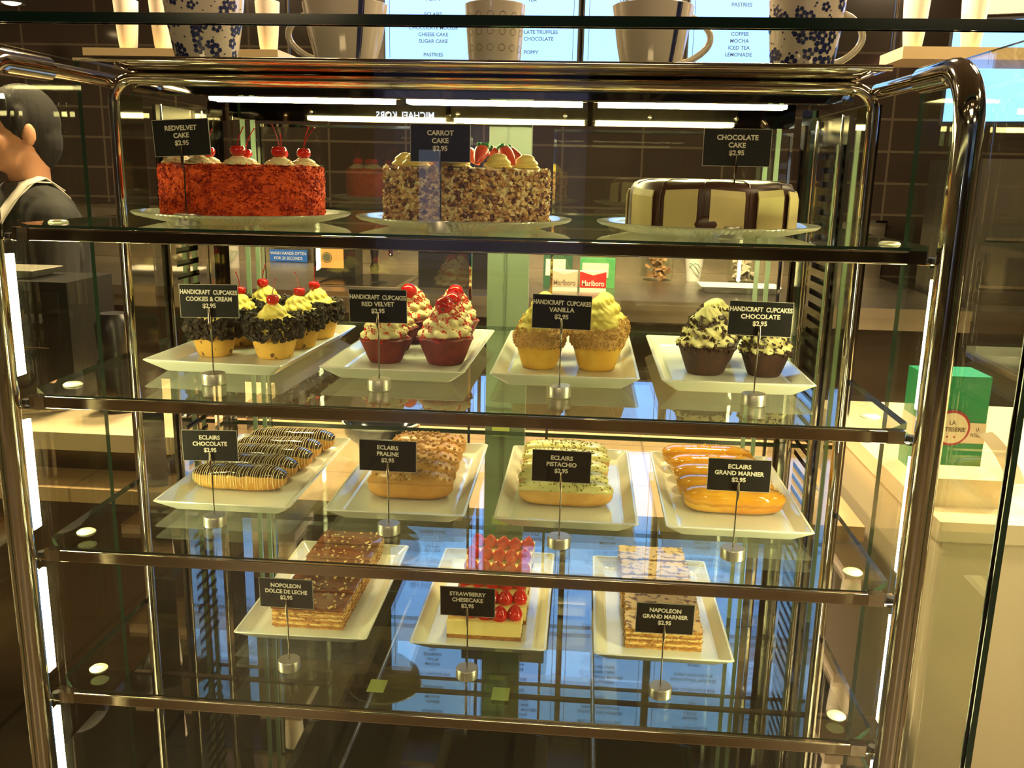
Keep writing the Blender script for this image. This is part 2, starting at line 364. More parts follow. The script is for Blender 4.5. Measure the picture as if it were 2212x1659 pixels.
# ------------------------------------------------------------ price cards
CT = [s + g + .0002 for s, g in zip(S, GT)]
cards = [
 (0, -0.319, 0.057, 'REDVELVET\nCAKE\n$2.95', 1.482, 0.067, -.055, 'black price card reading redvelvet cake on the top shelf'),
 (0, -0.021, 0.045, 'CARROT\nCAKE\n$2.95', 1.481, 0.067, .0, 'black price card reading carrot cake in front of the nut cake'),
 (0, 0.304, 0.075, 'CHOCOLATE\nCAKE\n$2.95', 1.483, 0.0735, .0, 'black price card reading chocolate cake in front of the striped cake'),
 (1, -0.31, 0.087, 'HANDICRAFT  CUPCAKES\nCOOKIES & CREAM\n$2.95', 1.292, 0.073, -.02, 'black price card for cookies and cream cupcakes'),
 (1, -0.103, 0.09, 'HANDICRAFT  CUPCAKES\nRED VELVET\n$2.95', 1.292, 0.071, -.015, 'black price card for red velvet cupcakes'),
 (1, 0.117, 0.091, 'HANDICRAFT  CUPCAKES\nVANILLA\n$2.95', 1.292, 0.07, .012, 'black price card for vanilla cupcakes'),
 (1, 0.347, 0.088, 'HANDICRAFT  CUPCAKES\nCHOCOLATE\n$2.95', 1.292, 0.073, .012, 'black price card for chocolate cupcakes'),
 (2, -0.323, 0.096, 'ECLAIRS\nCHOCOLATE\n$2.95', 1.106, 0.072, -.02, 'black price card reading eclairs chocolate'),
 (2, -0.095, 0.099, 'ECLAIRS\nPRALINE\n$2.95', 1.102, 0.073, .0, 'black price card reading eclairs praline'),
 (2, 0.123, 0.085, 'ECLAIRS\nPISTACHIO\n$2.95', 1.103, 0.072, .01, 'black price card reading eclairs pistachio'),
 (2, 0.335, 0.076, 'ECLAIRS\nGRAND MARNIER\n$2.95', 1.105, 0.074, -.01, 'black price card reading eclairs grand marnier'),
 (3, -0.226, 0.081, 'NOPOLEON\nDOLCE DE LECHE\n$2.95', 0.916, 0.072, -.02, 'black price card reading nopoleon dolce de leche'),
 (3, 0.009, 0.088, 'STRAWBERRY\nCHESECAKE\n$2.95', 0.915, 0.071, -.01, 'black price card reading strawberry chesecake'),
 (3, 0.258, 0.073, 'NAPOLEON\nGRAND MARNIER\n$2.95', 0.915, 0.072, .015, 'black price card reading napoleon grand marnier'),
]
for s, x, y, txt, cz, cw, tilt, lab in cards:
    z0 = CT[s]; r = thing('price_card', lab, 'price card', (x, y, z0), 0, 'black price cards on silver stands')
    MB().lathe([(.0132, 0), (.0145, .0008), (.0145, .0125), (.0138, .0138), (0.0, .014)], seg=36, cap=False).build('base', ALU, r, True)
    b = kids(r)[0]; h = cz - z0
    lean = .0
    MB().tube([(0, 0, .013), (0, -.0, h - .028)],   .0009, 8).build('rod', DSTEEL, r, True)
    MB().tube([(0, -.003, h - .034), (0, -.0033, h - .022), (.0, -.0035, h - .008)], [.0008, .0021, .001], 10).build('clip', RAILM, r, True)
    hc = .0405
    cd = MB().box(-cw / 2, cw / 2, -.0004, .0004, -hc / 2, hc / 2).build('card', CARD, r)
    cd.location = (0, -.0015, h); cd.rotation_euler = (random.uniform(-.04, .02), tilt, random.uniform(-.05, .05))
    bd = MB(); e = .0005
    for a in ((-cw / 2, cw / 2, hc / 2 - e, hc / 2), (-cw / 2, cw / 2, -hc / 2, -hc / 2 + e), (-cw / 2, -cw / 2 + e, -hc / 2, hc / 2), (cw / 2 - e, cw / 2, -hc / 2, hc / 2)):
        bd.box(a[0], a[1], -.0006, -.0003, a[2], a[3])
    bd.build('border', CARDB, cd)
    lines = txt.split('\n')
    for k, ln in enumerate(lines):
        wide = k == 0 and 'HANDI' in ln
        text_mesh('lettering', ln, .0074 if not wide else .0074, CHALK, cd, (0, -.00065, .0105 - .0082 * k), (PI / 2, random.uniform(-.02, .02), 0), width=cw * .97 if wide else cw * .78, bold=.00022)

# ------------------------------------------------------------ trays and plates
def rrect(w, d, r, n=5):
    p = []
    for cx, cy, a in ((w / 2 - r, d / 2 - r, 0), (-w / 2 + r, d / 2 - r, PI / 2), (-w / 2 + r, -d / 2 + r, PI), (w / 2 - r, -d / 2 + r, 1.5 * PI)):
        for i in range(n + 1):
            t = a + PI / 2 * i / n; p.append((cx + r * math.cos(t), cy + r * math.sin(t)))
    return p
def loft(mb, rings, m=0, cap0=True, cap1=True):
    n = len(rings[0]); vs = [p for r in rings for p in r]
    fs = [(i * n + k, i * n + (k + 1) % n, (i + 1) * n + (k + 1) % n, (i + 1) * n + k) for i in range(len(rings) - 1) for k in range(n)]
    if cap0: fs.append(tuple(range(n))[::-1])
    if cap1: fs.append(tuple(range((len(rings) - 1) * n, len(rings) * n)))
    mb.add(vs, fs, m)
def tray(w=.187, d=.325, h=.0185):
    mb = MB(); R = lambda w_, d_, r_, z: [(x, y, z) for x, y in rrect(w_, d_, r_)]
    loft(mb, [R(w - .044, d - .044, .006, 0), R(w - .040, d - .040, .006, .001), R(w - .004, d - .004, .005, h - .003), R(w, d, .005, h - .001), R(w - .002, d - .002, .005, h),
              R(w - .007, d - .007, .005, h), R(w - .009, d - .009, .005, h - .001), R(w - .034, d - .034, .006, .0065), R(w - .040, d - .040, .007, .0055)])
    return mb
TRAYS = [(1, -.321, -.05, 'cookies and cream cupcakes'), (1, -.093, -.02, 'red velvet cupcakes'), (1, .122, .0, 'vanilla cupcakes'), (1, .335, .0, 'chocolate cupcakes'),
         (2, -.326, 0, 'chocolate eclairs'), (2, -.096, .012, 'praline eclairs'), (2, .130, 0, 'pistachio eclairs'), (2, .351, 0, 'orange glazed eclairs'),
         (3, -.231, .01, 'chocolate topped napoleon slices'), (3, .0165, 0, 'strawberry cheesecake slices'), (3, .267, 0, 'plain napoleon slices')]
t0 = None
for s, x, rz, lab in TRAYS:
    y = .285 if s < 3 else .297
    if t0 is None:
        o = t0 = tray().build('serving_tray', WHITE, smooth=False)
    else:
        o = t0.copy(); COL.objects.link(o)
    o.location = (x, y, CT[s]); o.rotation_euler = (0, 0, rz)
    tag(o, 'white rectangular porcelain tray holding the ' + lab, 'tray', 'white rectangular serving trays')
PLG = mat('pressed_glass', (.9, .9, .78), .1, .45, spec=1, coat=.5, trans=.3)
_nt = PLG.node_tree; _tl = _nt.nodes.new('ShaderNodeBsdfTranslucent'); _tl.inputs[0].default_value = (.95, .95, .82, 1); _mx = _nt.nodes.new('ShaderNodeMixShader'); _mx.inputs[0].default_value = .42
_nt.links.new(_nt.nodes['Principled BSDF'].outputs[0], _mx.inputs[1]); _nt.links.new(_tl.outputs[0], _mx.inputs[2]); _nt.links.new(_mx.outputs[0], _nt.nodes['Material Output'].inputs[0])
def plate_fn(i, a, r, z):
    if 3 <= i <= 16: z += .0014 * math.cos(120 * a) * (1 if i % 2 else .15)
    return r, z
pprof = [(.078, .0015), (.080, 0), (.084, 0), (.0875, .001)] + [(.0875 + .0445 * k / 13, .001 + .0095 * (k / 13) ** 1.1) for k in range(1, 14)] + [(.1335, .0118), (.1335, .013), (.131, .0132), (.12, .0095), (.095, .0045), (.0, .004)]
PP = [(-.291, .163, 'red velvet cake'), (-.010, .166, 'nut covered carrot cake'), (.288, .166, 'striped chocolate cake')]
pl0 = None
for x, y, lab in PP:
    if pl0 is None: o = pl0 = MB().lathe(pprof, seg=1200, fn=plate_fn, cap=False).build('cake_plate', PLG, smooth=True)
    else: o = pl0.copy(); COL.objects.link(o)
    o.location = (x, y, CT[0]); tag(o, 'round beaded glass plate under the ' + lab, 'plate', 'beaded glass cake plates')

# ------------------------------------------------------------ pastry helpers
def swirl(mb, c, R, H, turns=3.0, lobes=9, amp=.09, step=.08, nt=34, seg=54, pw=.62, m=0, z0=0.0):
    rows = []
    for i in range(nt + 1):
        t = i / nt; Rt = R * max(0.0, 1 - t) ** pw
        if t < .12: Rt *= .82 + .18 * math.sin(t / .12 * PI / 2)
        row = []
        for k in range(seg):
            a = 2 * PI * k / seg
            r = Rt * (1 + amp * math.cos(lobes * (a + 2.2 * t))) * (1 + step * math.cos(2 * PI * turns * t - a))
            z = H * t + H * .03 * math.sin(2 * PI * turns * t - a) * (1 - t)
            row.append((c[0] + r * math.cos(a), c[1] + r * math.sin(a), c[2] + z0 + z))
        rows.append(row)
    loft(mb, rows, m); return mb
def swirl_pt(R, H, t, a, pw=.62, off=0):
    r = R * max(0, 1 - t) ** pw + off
    return Vector((r * math.cos(a), r * math.sin(a), H * t))
def cherry(parent, loc, r=.0085, stem=.03, lean=(.3, .1)):
    mb = MB(); prof = []
    for i in range(13):
        ph = PI * i / 12 - PI / 2; rr = r * math.cos(ph); zz = r * .92 * math.sin(ph)
        if ph > 1.0: zz -= r * .28 * (1 - rr / r) ** 2 * 2
        prof.append((max(rr, 1e-5), zz + r * .9))
    mb.lathe(prof, seg=20, cap=False)
    ch = mb.build('cherry', CHERRY, parent, True, loc)
    p = [(0, 0, 1.45 * r)]
    for i in range(1, 7):
        t = i / 6; p.append((lean[0] * stem * t ** 1.7, lean[1] * stem * t ** 1.7, 1.45 * r + stem * t))
    MB().tube(p, [.0007] * 6 + [.0011], 6).build('stem', STEM, ch, True)
    return ch

# ------------------------------------------------------------ red velvet cake
RV1 = mat('red_velvet_crumb', (.78, .1, .012), .75, base2=(.45, .03, .008), scale=70, bump=.8, lo=.45, hi=.7)
RV2 = mat('bright_red_crumb', (.9, .16, .02), .7); RV3 = mat('dark_red_crumb', (.35, .02, .008), .75)
rv = thing('red_velvet_cake', 'round red velvet cake coated in red crumbs with cherries on top', 'cake', (-.290, .163, CT[0] + .0045)); rv.scale = (1, 1, .9)
def body_fn(sc, amp):
    def f(i, a, r, z):
        if r < .01: return r, z
        q = noise.noise(Vector((math.cos(a) * sc, math.sin(a) * sc, z * sc * 9))) + .5 * noise.noise(Vector((math.cos(a) * sc * 3, math.sin(a) * sc * 3, z * sc * 27)))
        return r + amp * q, z + amp * .5 * q
    return f
prof = [(.0, 0), (.096, 0)] + [(.0985, .004 + .002 * k) for k in range(31)] + [(.096, .068), (.091, .0715)] + [(.087 - .01 * k, .072) for k in range(8)] + [(0, .072)]
MB().lathe(prof, seg=420, fn=body_fn(20, .0021), cap=False).build('cake_body', RV1, rv, True)
cr = MB()
for _ in range(6500):
    a = random.uniform(0, 2 * PI); z = random.uniform(.001, .071); r = .0985 + random.uniform(-.0012, .0015)
    cr.chunk((r * math.cos(a), r * math.sin(a), z), random.uniform(.0009, .0024), random.choice((0, 0, 0, 1, 1, 2)) if noise.noise(Vector((a * 4, z * 60, 1))) < .1 else random.choice((0, 2, 2)))
for _ in range(900):
    a = random.uniform(0, 2 * PI); r = .097 * math.sqrt(random.random())
    cr.chunk((r * math.cos(a), r * math.sin(a), .0725), random.uniform(.001, .0025), random.choice((0, 1, 2)))
cr.build('crumb_coating', [RV1, RV2, RV3], rv, kind='stuff')
lean = [(.25, .2), (-.3, .1), (.5, 0), (.2, .1), (-.15, .3), (.45, -.1), (.1, .3), (-.4, 0), (.35, .2), (.15, -.2)]
for k in range(10):
    a = 2 * PI * k / 10 + .3 - PI / 2
    cx, cy = .079 * math.cos(a), .079 * math.sin(a)
    swirl(MB(), (0, 0, 0), .0185, .0125, 1.6, 8, .1, .05, 14, 32, .5).build('cream_rosette', CREAM2, rv, True, (cx, cy, .072))
    dm = MB()
    for _ in range(26):
        b = random.uniform(0, 2 * PI); t = random.uniform(.05, .8); p = swirl_pt(.0185, .0125, t, b, .5, .0003)
        dm.chunk((p.x + cx, p.y + cy, p.z + .072), random.uniform(.0006, .0013))
    dm.build('red_sprinkles', RV2, rv, kind='stuff')
    cherry(rv, (cx, cy, .0825), random.uniform(.0082, .0094), random.uniform(.024, .034), lean[k])

# ------------------------------------------------------------ carrot cake with chopped nuts
N1 = mat('pale_nut', (.78, .56, .24), .6); N2 = mat('tan_nut', (.5, .27, .09), .6); N3 = mat('brown_nut', (.17, .075, .03), .6); N4 = mat('ivory_nut', (.8, .62, .34), .6)
cc = thing('carrot_cake', 'tall carrot cake coated in chopped nuts with piped carrots on top', 'cake', (-.007, .166, CT[0] + .0045)); cc.scale = (1, 1, .9)
prof = [(.0, 0), (.0985, 0)] + [(.098, .004 + .0063 * k) for k in range(11)] + [(.095, .0725), (.09, .0745)] + [(.08 - .02 * k, .075) for k in range(4)] + [(0, .075)]
MB().lathe(prof, seg=120, fn=body_fn(7, .0012), cap=False).build('cake_body', CREAM2, cc, True)
cr = MB()
for _ in range(3100):
    a = random.uniform(0, 2 * PI); z = random.uniform(.001, .0745); r = .0985 + random.uniform(-.0005, .0025) + (.004 * max(0, 1 - z / .01))
    cr.chunk((r * math.cos(a), r * math.sin(a), z), random.uniform(.0024, .0052), random.choice((0, 0, 0, 1, 1, 1, 2, 2, 3)))
cr.build('chopped_nuts', [N1, N2, N3, N4], cc, kind='stuff')
CAR = mat('carrot_orange', (.85, .1, .01), .35); LEAF = mat('carrot_green', (.02, .3, .05), .4)
for k in range(9):
    a = 2 * PI * k / 9 - .95
    cx, cy = .076 * math.cos(a), .076 * math.sin(a)
    swirl(MB(), (0, 0, 0), .017, .019, 2.4, 3, .02, .07, 20, 32, .38).build('cream_rosette', CREAM, cc, True, (cx, cy, .075))
    a2 = a + .35; d = Vector((math.cos(a2), math.sin(a2), 0)); side = Vector((-d.y, d.x, 0))
    p0 = d * .074 + Vector((0, 0, .081)); p1 = d * .047 + side * .012 + Vector((0, 0, .100))
    pts = [p0.lerp(p1, t / 6) for t in range(7)]
    cb = MB().tube(pts, [.002, .0045, .0062, .0075, .0085, .0088, .006], 14).build('piped_carrot', CAR, cc, True)
    lf = MB()
    for j in range(9):
        b = random.uniform(0, 6.28); lf.ball(p1 + Vector((math.cos(b) * .005, math.sin(b) * .005, random.uniform(.001, .006))), random.uniform(.0026, .0036), seg=8, rings=6)
    lf.build('carrot_top', LEAF, cb, True)

# ------------------------------------------------------------ chocolate cake with pale panels
FOND = mat('chocolate_fondant', (.07, .03, .02), .38, base2=(.085, .036, .024), scale=20); PALE = mat('pale_yellow_fondant', (.84, .72, .34), .5, bump=.15, bscale=60)
hk = thing('chocolate_cake', 'round chocolate fondant cake with pale yellow rectangular panels', 'cake', (.291, .166, CT[0] + .0045)); hk.scale = (1, 1, .9)
prof = [(.0, 0), (.0985, 0), (.0985, .02), (.098, .045), (.0965, .055), (.093, .0605), (.087, .0635), (.078, .065), (.05, .0655), (.02, .066), (.0, .066)]
MB().lathe(prof, seg=96, fn=lambda i, a, r, z: (r * (1 + .006 * math.cos(5 * a + 1)), z + (.0008 * math.sin(7 * a) if i > 4 else 0)), cap=False).build('cake_body', FOND, hk, True)
for k in range(11):
    a0 = math.radians(-90 - 27 + 30.5 * (k - 1) + random.uniform(-1, 1)); ha = math.radians(11); h = .053 + random.uniform(-.0015, .0015); rows = []
    mb = MB(); n = 8; R1 = lambda z: .1003 + (.0 if z < .046 else -.002 * (z - .046) / .006)
    o1 = [(R1(0) * math.cos(a0 + ha * (2 * i / n - 1)), R1(0) * math.sin(a0 + ha * (2 * i / n - 1))) for i in range(n + 1)]
    vs = []
    for z in (.0008, h * .5, h * .85, h + random.uniform(-.001, .001)):
        for i in range(n + 1):
            t = 2 * i / n - 1; a = a0 + ha * t; r = R1(z) + .0012 * abs(t) ** 4; vs.append((r * math.cos(a), r * math.sin(a), z + .0012 * t * (1 if k % 2 else -1)))
    nn = n + 1; fs = [(j * nn + i, j * nn + i + 1, (j + 1) * nn + i + 1, (j + 1) * nn + i) for j in range(3) for i in range(n)]
    mb.add(vs, fs); o = mb.build('fondant_panel', PALE, hk, False); sm = o.modifiers.new('thick', 'SOLIDIFY'); sm.thickness = .0016; sm.offset = 1
for k in range(6):
    a = math.radians(-90 - 42 + 30.5 * (k - 1) * 1.0)
    MB().tube([(.0990 * math.cos(a), .0990 * math.sin(a), .012), (.0988 * math.cos(a), .0988 * math.sin(a), .046), (.093 * math.cos(a), .093 * math.sin(a), .0612), (.08 * math.cos(a), .08 * math.sin(a), .0654), (.05 * math.cos(a), .05 * math.sin(a), .0662)], .0008, 6).build('fondant_fold', FOND, hk, True)
MB().ball((-.012, -.0985, .012), .017, .004, .011, m=0).build('fondant_flap', FOND, hk, True)

# ------------------------------------------------------------ cupcakes
YC = mat('yellow_sponge', (.8, .45, .08), .6, base2=(.7, .34, .05), scale=60, bump=.5, lo=.45, hi=.65)
YC2 = mat('speckled_sponge', (.8, .48, .1), .6, base2=(.16, .08, .03), scale=110, bump=.4, lo=.62, hi=.68)
RC = mat('dark_red_sponge', (.2, .025, .014), .6, base2=(.14, .015, .01), scale=70, bump=.5)
CC = mat('dark_chocolate_sponge', (.06, .022, .013), .6, base2=(.04, .015, .01), scale=70, bump=.5)
COOK = mat('black_cookie_crumb', (.018, .012, .009), .75); COOK2 = mat('brown_cookie_crumb', (.045, .028, .018), .7)
GRA = mat('golden_crumb', (.72, .45, .16), .7); GRA2 = mat('brown_golden_crumb', (.56, .31, .09), .7)
REDS = mat('red_sprinkle', (.75, .02, .012), .5); FLAKE = mat('chocolate_flake', (.05, .022, .014), .4)
def cup(mb, r0, r1, h, wav=.0, lip=.0):
    prof = [(.0, 0), (r0 * .92, 0), (r0, .0015)] + [(r0 + (r1 - r0) * t / 6, h * t / 6) for t in range(1, 7)] + [(r1 + lip, h + .003), (r1 - .004, h + .006), (0, h + .007)]
    mb.lathe(prof, seg=48, fn=lambda i, a, r, z: (r * (1 + wav * math.cos(7 * a + 2) * (i / 9) ** 2), z + (wav * .02 * math.cos(9 * a) if 7 < i < 11 else 0)), cap=False)
    return mb
def cupcake_cookies():
    r = thing('cupcake', 'x', 'cupcake', (0, 0, 0), 0, 'cupcakes on the second shelf')
    cup(MB(), .0235, .033, .034).build('sponge', YC2, r, True)
    swirl(MB(), (0, 0, 0), .0285, .036, 3, 9, .07, .07, pw=.55).build('frosting', CREAM, r, True, (0, 0, .042))
    MB().lathe([(.03, .03), (.0345, .036), (.035, .045), (.031, .054), (.02, .056)], seg=32, cap=False).build('frosting_collar', CREAM, r, True)
    c = MB()
    for _ in range(620):
        a = random.uniform(0, 6.28); z = random.uniform(.028, .0575); rr = .0345 + .003 * math.sin((z - .028) / .03 * PI) + random.uniform(-.003, .003)
        c.chunk((rr * math.cos(a), rr * math.sin(a), z), random.uniform(.0024, .0056), random.choice((0, 0, 1)))
    c.build('cookie_crumbs', [COOK, COOK2], r, kind='stuff')
    return r
STAR = mat('dried_calyx', (.1, .06, .01), .5)
def cupcake_red():
    r = thing('cupcake', 'x', 'cupcake', (0, 0, 0), 0, 'cupcakes on the second shelf')
    cup(MB(), .0235, .036, .032, .035, .002).build('sponge', RC, r, True)
    swirl(MB(), (0, 0, 0), .0355, .054, 4, 10, .075, .09, pw=.6).build('frosting', CREAM2, r, True, (0, 0, .033))
    c = MB()
    for _ in range(2600):
        a = random.uniform(0, 6.28); t = random.random() ** 1.3 * .85; p = swirl_pt(.0355, .054, t, a, .6, .001)
        if noise.noise(Vector((p.x, p.y, p.z * 2.2 + a * .006)) * 75) > -.03: c.chunk(p + Vector((0, 0, .033)), random.uniform(.0005, .0015))
    c.build('red_sprinkles', REDS, r, kind='stuff')
    bl = (.0, -.013, .079)
    b = MB().ball((0, 0, 0), .0122, .0122, .0118, 20, 14).build('glazed_berry', CHERRY, r, True, bl)
    s = MB()
    for k in range(7):
        a = 2 * PI * k / 7; L = .0055
        d = Vector((math.cos(a), 0, math.sin(a))); pd = Vector((-d.z, 0, d.x))
        c0 = Vector((0, -.0123, 0)); s.add([c0 + pd * .0013, c0 - pd * .0013, c0 + d * L + Vector((0, .0022, 0)), c0 + Vector((0, -.0012, 0))], [(0, 1, 3), (1, 2, 3), (2, 0, 3)])
    s.build('calyx', STAR, b).rotation_euler = (.35, 0, 0)
    return r
def cupcake_vanilla():
    r = thing('cupcake', 'x', 'cupcake', (0, 0, 0), 0, 'cupcakes on the second shelf')
    cup(MB(), .0235, .032, .03, 0, .003).build('sponge', mat('plain_yellow_sponge', (.85, .53, .08), .6, base2=(.78, .44, .06), scale=50, bump=.3), r, True)
    swirl(MB(), (0, 0, 0), .0300, .044, 3, 12, .07, .09, pw=.55).build('frosting', CREAM, r, True, (0, 0, .049))
    MB().lathe([(.03, .028), (.0350, .034), (.0358, .043), (.0335, .051), (.029, .056), (.02, .058)], seg=40, fn=body_fn(5, .0012), cap=False).build('crumb_band', GRA, r, True)
    c = MB()
    for _ in range(900):
        a = random.uniform(0, 6.28); t = random.random(); z = .03 + .028 * t; rr = .0315 + .0052 * math.sin(min(1, t * 1.1 + .15) * PI * .8) + random.uniform(-.0006, .0008)
        if t > .8: rr -= .003
        c.chunk((rr * math.cos(a), rr * math.sin(a), z), random.uniform(.0009, .0021), random.choice((0, 0, 1)))
    c.build('golden_crumbs', [GRA, GRA2], r, kind='stuff')
    return r
def cupcake_choc():
    r = thing('cupcake', 'x', 'cupcake', (0, 0, 0), 0, 'cupcakes on the second shelf')
    cup(MB(), .0235, .0355, .034, .02, .002).build('sponge', CC, r, True)
    swirl(MB(), (0, 0, 0), .0365, .055, 3.5, 11, .09, .1, pw=.5).build('frosting', mat('pale_lemon_cream', (.85, .78, .38), .45), r, True, (0, 0, .033))
    c = MB()
    for _ in range(330):
        a = random.uniform(0, 6.28); t = random.random() ** 1.4 * .8; p = swirl_pt(.0365, .055, t, a, .5, .0015)
        c.chunk(p + Vector((0, 0, .034)), random.uniform(.002, .0055), 0, .35)
    c.build('chocolate_flakes', FLAKE, r, kind='stuff')
    return r
def place(proto, L, what, lab):
    for i, (x, y, rz, pos, sc) in enumerate(L):
        l = lab % pos
        if i == 0: proto.location = (x, y, CT[1] + .0057); proto.rotation_euler = (0, 0, rz); proto['label'] = l; proto.scale = (sc,) * 3
        else: dup(proto, (x, y, CT[1] + .0057), rz, l, sc)
pc = cupcake_cookies()
cherry(pc, (.001, -.004, .073), .0088, .024, (.15, .2))
place(pc, [(-.283, .235, 0, 'front right', 1), (-.369, .236, 1.2, 'front left', .96), (-.275, .315, 2.2, 'middle right', 1), (-.362, .318, 3.1, 'middle left', .98), (-.270, .398, 4.4, 'back right', 1.0), (-.352, .4, 5.2, 'back left', 1.02)], 0,
      '%s cookies and cream cupcake with black crumbs on its tray')
pr = cupcake_red()
place(pr, [(-.044, .238, 0, 'front right', 1.03), (-.127, .235, .2, 'front left', .93), (-.051, .318, .5, 'middle right', .98), (-.134, .315, -.3, 'middle left', .98), (-.055, .395, .3, 'back right', 1), (-.118, .39, -.3, 'back left', 1.0)], 0,
      '%s red velvet cupcake with a red berry on its tray')
pv = cupcake_vanilla()
place(pv, [(.163, .236, 0, 'front right', 1.02), (.085, .235, 1.4, 'front left', .97), (.172, .318, 2.5, 'back right', 1.02), (.088, .318, 4, 'back left', 1.0)], 0, '%s vanilla cupcake with golden crumbs on its tray')
ph = cupcake_choc()
place(ph, [(.308, .236, 0, 'front left', 1.02), (.386, .236, 1.5, 'front right', .9), (.329, .318, 2.8, 'back left', 1.03)], 0, '%s chocolate cupcake with dark flakes on its tray')

# ------------------------------------------------------------ eclairs
def ecl_pt(L, Wd, Hh, u, ang, off=0, seed=0):
    # u -1..1 along the length, ang 0..2pi round the section (0 = +y, pi/2 = top)
    e = (1 - min(1, abs(u)) ** 4.4) ** .5
    wob = 1 + .05 * noise.noise(Vector((u * 2.2, math.cos(ang) * .8, math.sin(ang) * .8 + seed)))
    x = u * (L / 2 + off); cy = math.cos(ang); cz = math.sin(ang)
    y = (Wd / 2 * e * wob + off * min(1, e * 3)) * math.copysign(abs(cy) ** .8, cy); z = (Hh / 2 * (e * .9 + .1 * (e > 0)) * wob + off) * math.copysign(abs(cz) ** .75, cz)
    return Vector((x, y, z + Hh / 2 * (.98)))
def eclair(kind, L, Wd, Hh, body, ice, seed):
    r = thing('eclair', 'x', 'eclair', (0, 0, 0), 0, 'eclairs on the third shelf')
    nu, na = 30, 28; rows = []
    for i in range(nu + 1):
        u = -math.cos(PI * i / nu); rows.append([ecl_pt(L, Wd, Hh, u, 2 * PI * k / na, 0, seed) for k in range(na)])
    mb = MB(); loft(mb, rows); mb.build('choux_pastry', body, r, True)
    rows = []; nk = 16
    for i in range(nu + 1):
        u = -math.cos(PI * i / nu) * .985; a0 = .42 + .16 * noise.noise(Vector((u * 5, seed, 0))); a1 = PI - .42 + .16 * noise.noise(Vector((u * 5, seed, 4)))
        if kind == 'orange': a0 -= .5; a1 += .5
        top = [ecl_pt(L, Wd, Hh, u, a0 + (a1 - a0) * k / nk, .0016 * (min(1, 6 * (k / nk)) * min(1, 6 * (1 - k / nk))) + .0002, seed) for k in range(nk + 1)]
        bot = [ecl_pt(L, Wd, Hh, u, a0 + (a1 - a0) * k / nk, -.001, seed) for k in range(nk, -1, -1)]
        rows.append(top + bot)
    mb = MB(); loft(mb, rows); mb.build('icing', ice, r, True)
    c = MB()
    if kind == 'chocolate':
        for j in range(38):
            u = max(-.95, min(.95, -.94 + 1.88 * j / 37 + random.uniform(-.012, .012))); a0 = random.uniform(-.2, .3); a1 = PI + random.choice((0, .2, .5, .8)) * random.uniform(.6, 1.1)
            ph_ = random.uniform(0, 6)
            p = [ecl_pt(L, Wd, Hh, max(-.97, min(.97, u + .006 * math.sin(ph_ + t * .5))), a0 + (a1 - a0) * t / 16, .0017, seed) for t in range(17)]
            c.tube(p, random.uniform(.0003, .00055), 5)
        c.build('white_drizzle', CREAM2, r, True, kind='stuff')
    elif kind == 'praline':
        for _ in range(110):
            u = random.gauss(0, .45); a = PI / 2 + random.gauss(0, .38)
            if abs(u) < .92: c.chunk(ecl_pt(L, Wd, Hh, u, a, .0025, seed), random.uniform(.0015, .0042), random.choice((0, 0, 1)))
        c.build('praline_crumbs', [mat('praline_crumb', (.5, .28, .1), .5), mat('praline_crumb_light', (.7, .46, .2), .5)], r, kind='stuff')
    elif kind == 'pistachio':
        for _ in range(150):
            u = random.gauss(0, .5); a = PI / 2 + random.gauss(0, .5)
            if abs(u) < .93: c.chunk(ecl_pt(L, Wd, Hh, u, a, .0018, seed), random.uniform(.0008, .0024), random.choice((0, 1)))
        c.build('pistachio_crumbs', [mat('pistachio_crumb', (.22, .24, .05), .6), mat('pistachio_crumb_brown', (.3, .2, .06), .6)], r, kind='stuff')
    else:
        for _ in range(25):
            u = random.gauss(0, .35); a = PI / 2 + random.gauss(0, .3)
            c.chunk(ecl_pt(L, Wd, Hh, max(-.9, min(.9, u)), a, .002, seed), random.uniform(.001, .002))
        c.build('candied_peel', mat('candied_peel', (.9, .5, .1), .3), r, kind='stuff')
    return r
CHOUX = mat('golden_choux', (.8, .5, .12), .5, base2=(.55, .24, .04), scale=25, bump=.4, lo=.4, hi=.75)
CHOUX2 = mat('brown_choux', (.68, .36, .1), .5, base2=(.5, .23, .05), scale=25, bump=.3, lo=.4, hi=.75)
CHOUXP = mat('pale_choux', (.74, .46, .15), .5, base2=(.55, .28, .07), scale=30, bump=.3, lo=.4, hi=.75)
EC = [('chocolate', -.338, .136, .045, .033, CHOUX, mat('chocolate_icing', (.03, .012, .009), .12, coat=.4), 'chocolate eclair with white drizzle', .004, .8),
      ('praline', -.093, .120, .052, .034, CHOUX2, mat('caramel_icing', (.6, .32, .09), .35, base2=(.52, .26, .07), scale=30), 'caramel eclair with praline crumbs', .0, .5),
      ('pistachio', .126, .131, .046, .032, CHOUXP, mat('pistachio_icing', (.7, .66, .3), .3), 'pale green pistachio eclair', .0, .3),
      ('orange', .356, .136, .044, .034, mat('orange_choux', (.8, .45, .06), .3, base2=(.62, .24, .02), scale=25, coat=.6, lo=.4, hi=.7), mat('orange_glaze', (.8, .4, .04), .07, coat=.8, base2=(.7, .3, .02), scale=30), 'shiny orange glazed eclair', -.002, .3)]
ORD = ['nearest', 'second from the front', 'third from the front', 'fourth from the front', 'farthest']
for kind, x, L, Wd, Hh, bm, im, lab, sk, sd in EC:
    e0 = eclair(kind, L, Wd, Hh, bm, im, sd)
    for k in range(5):
        l = '%s, %s on its tray' % (lab, ORD[k]); loc = (x + random.uniform(-.004, .004) + sk * k, .222 + .0475 * k, CT[2] + .0057); rz = random.uniform(-.03, .03)
        if k == 0: e0.location = loc; e0.rotation_euler = (0, 0, rz); e0['label'] = l
        else: dup(e0, loc, rz, l, random.uniform(.97, 1.03))

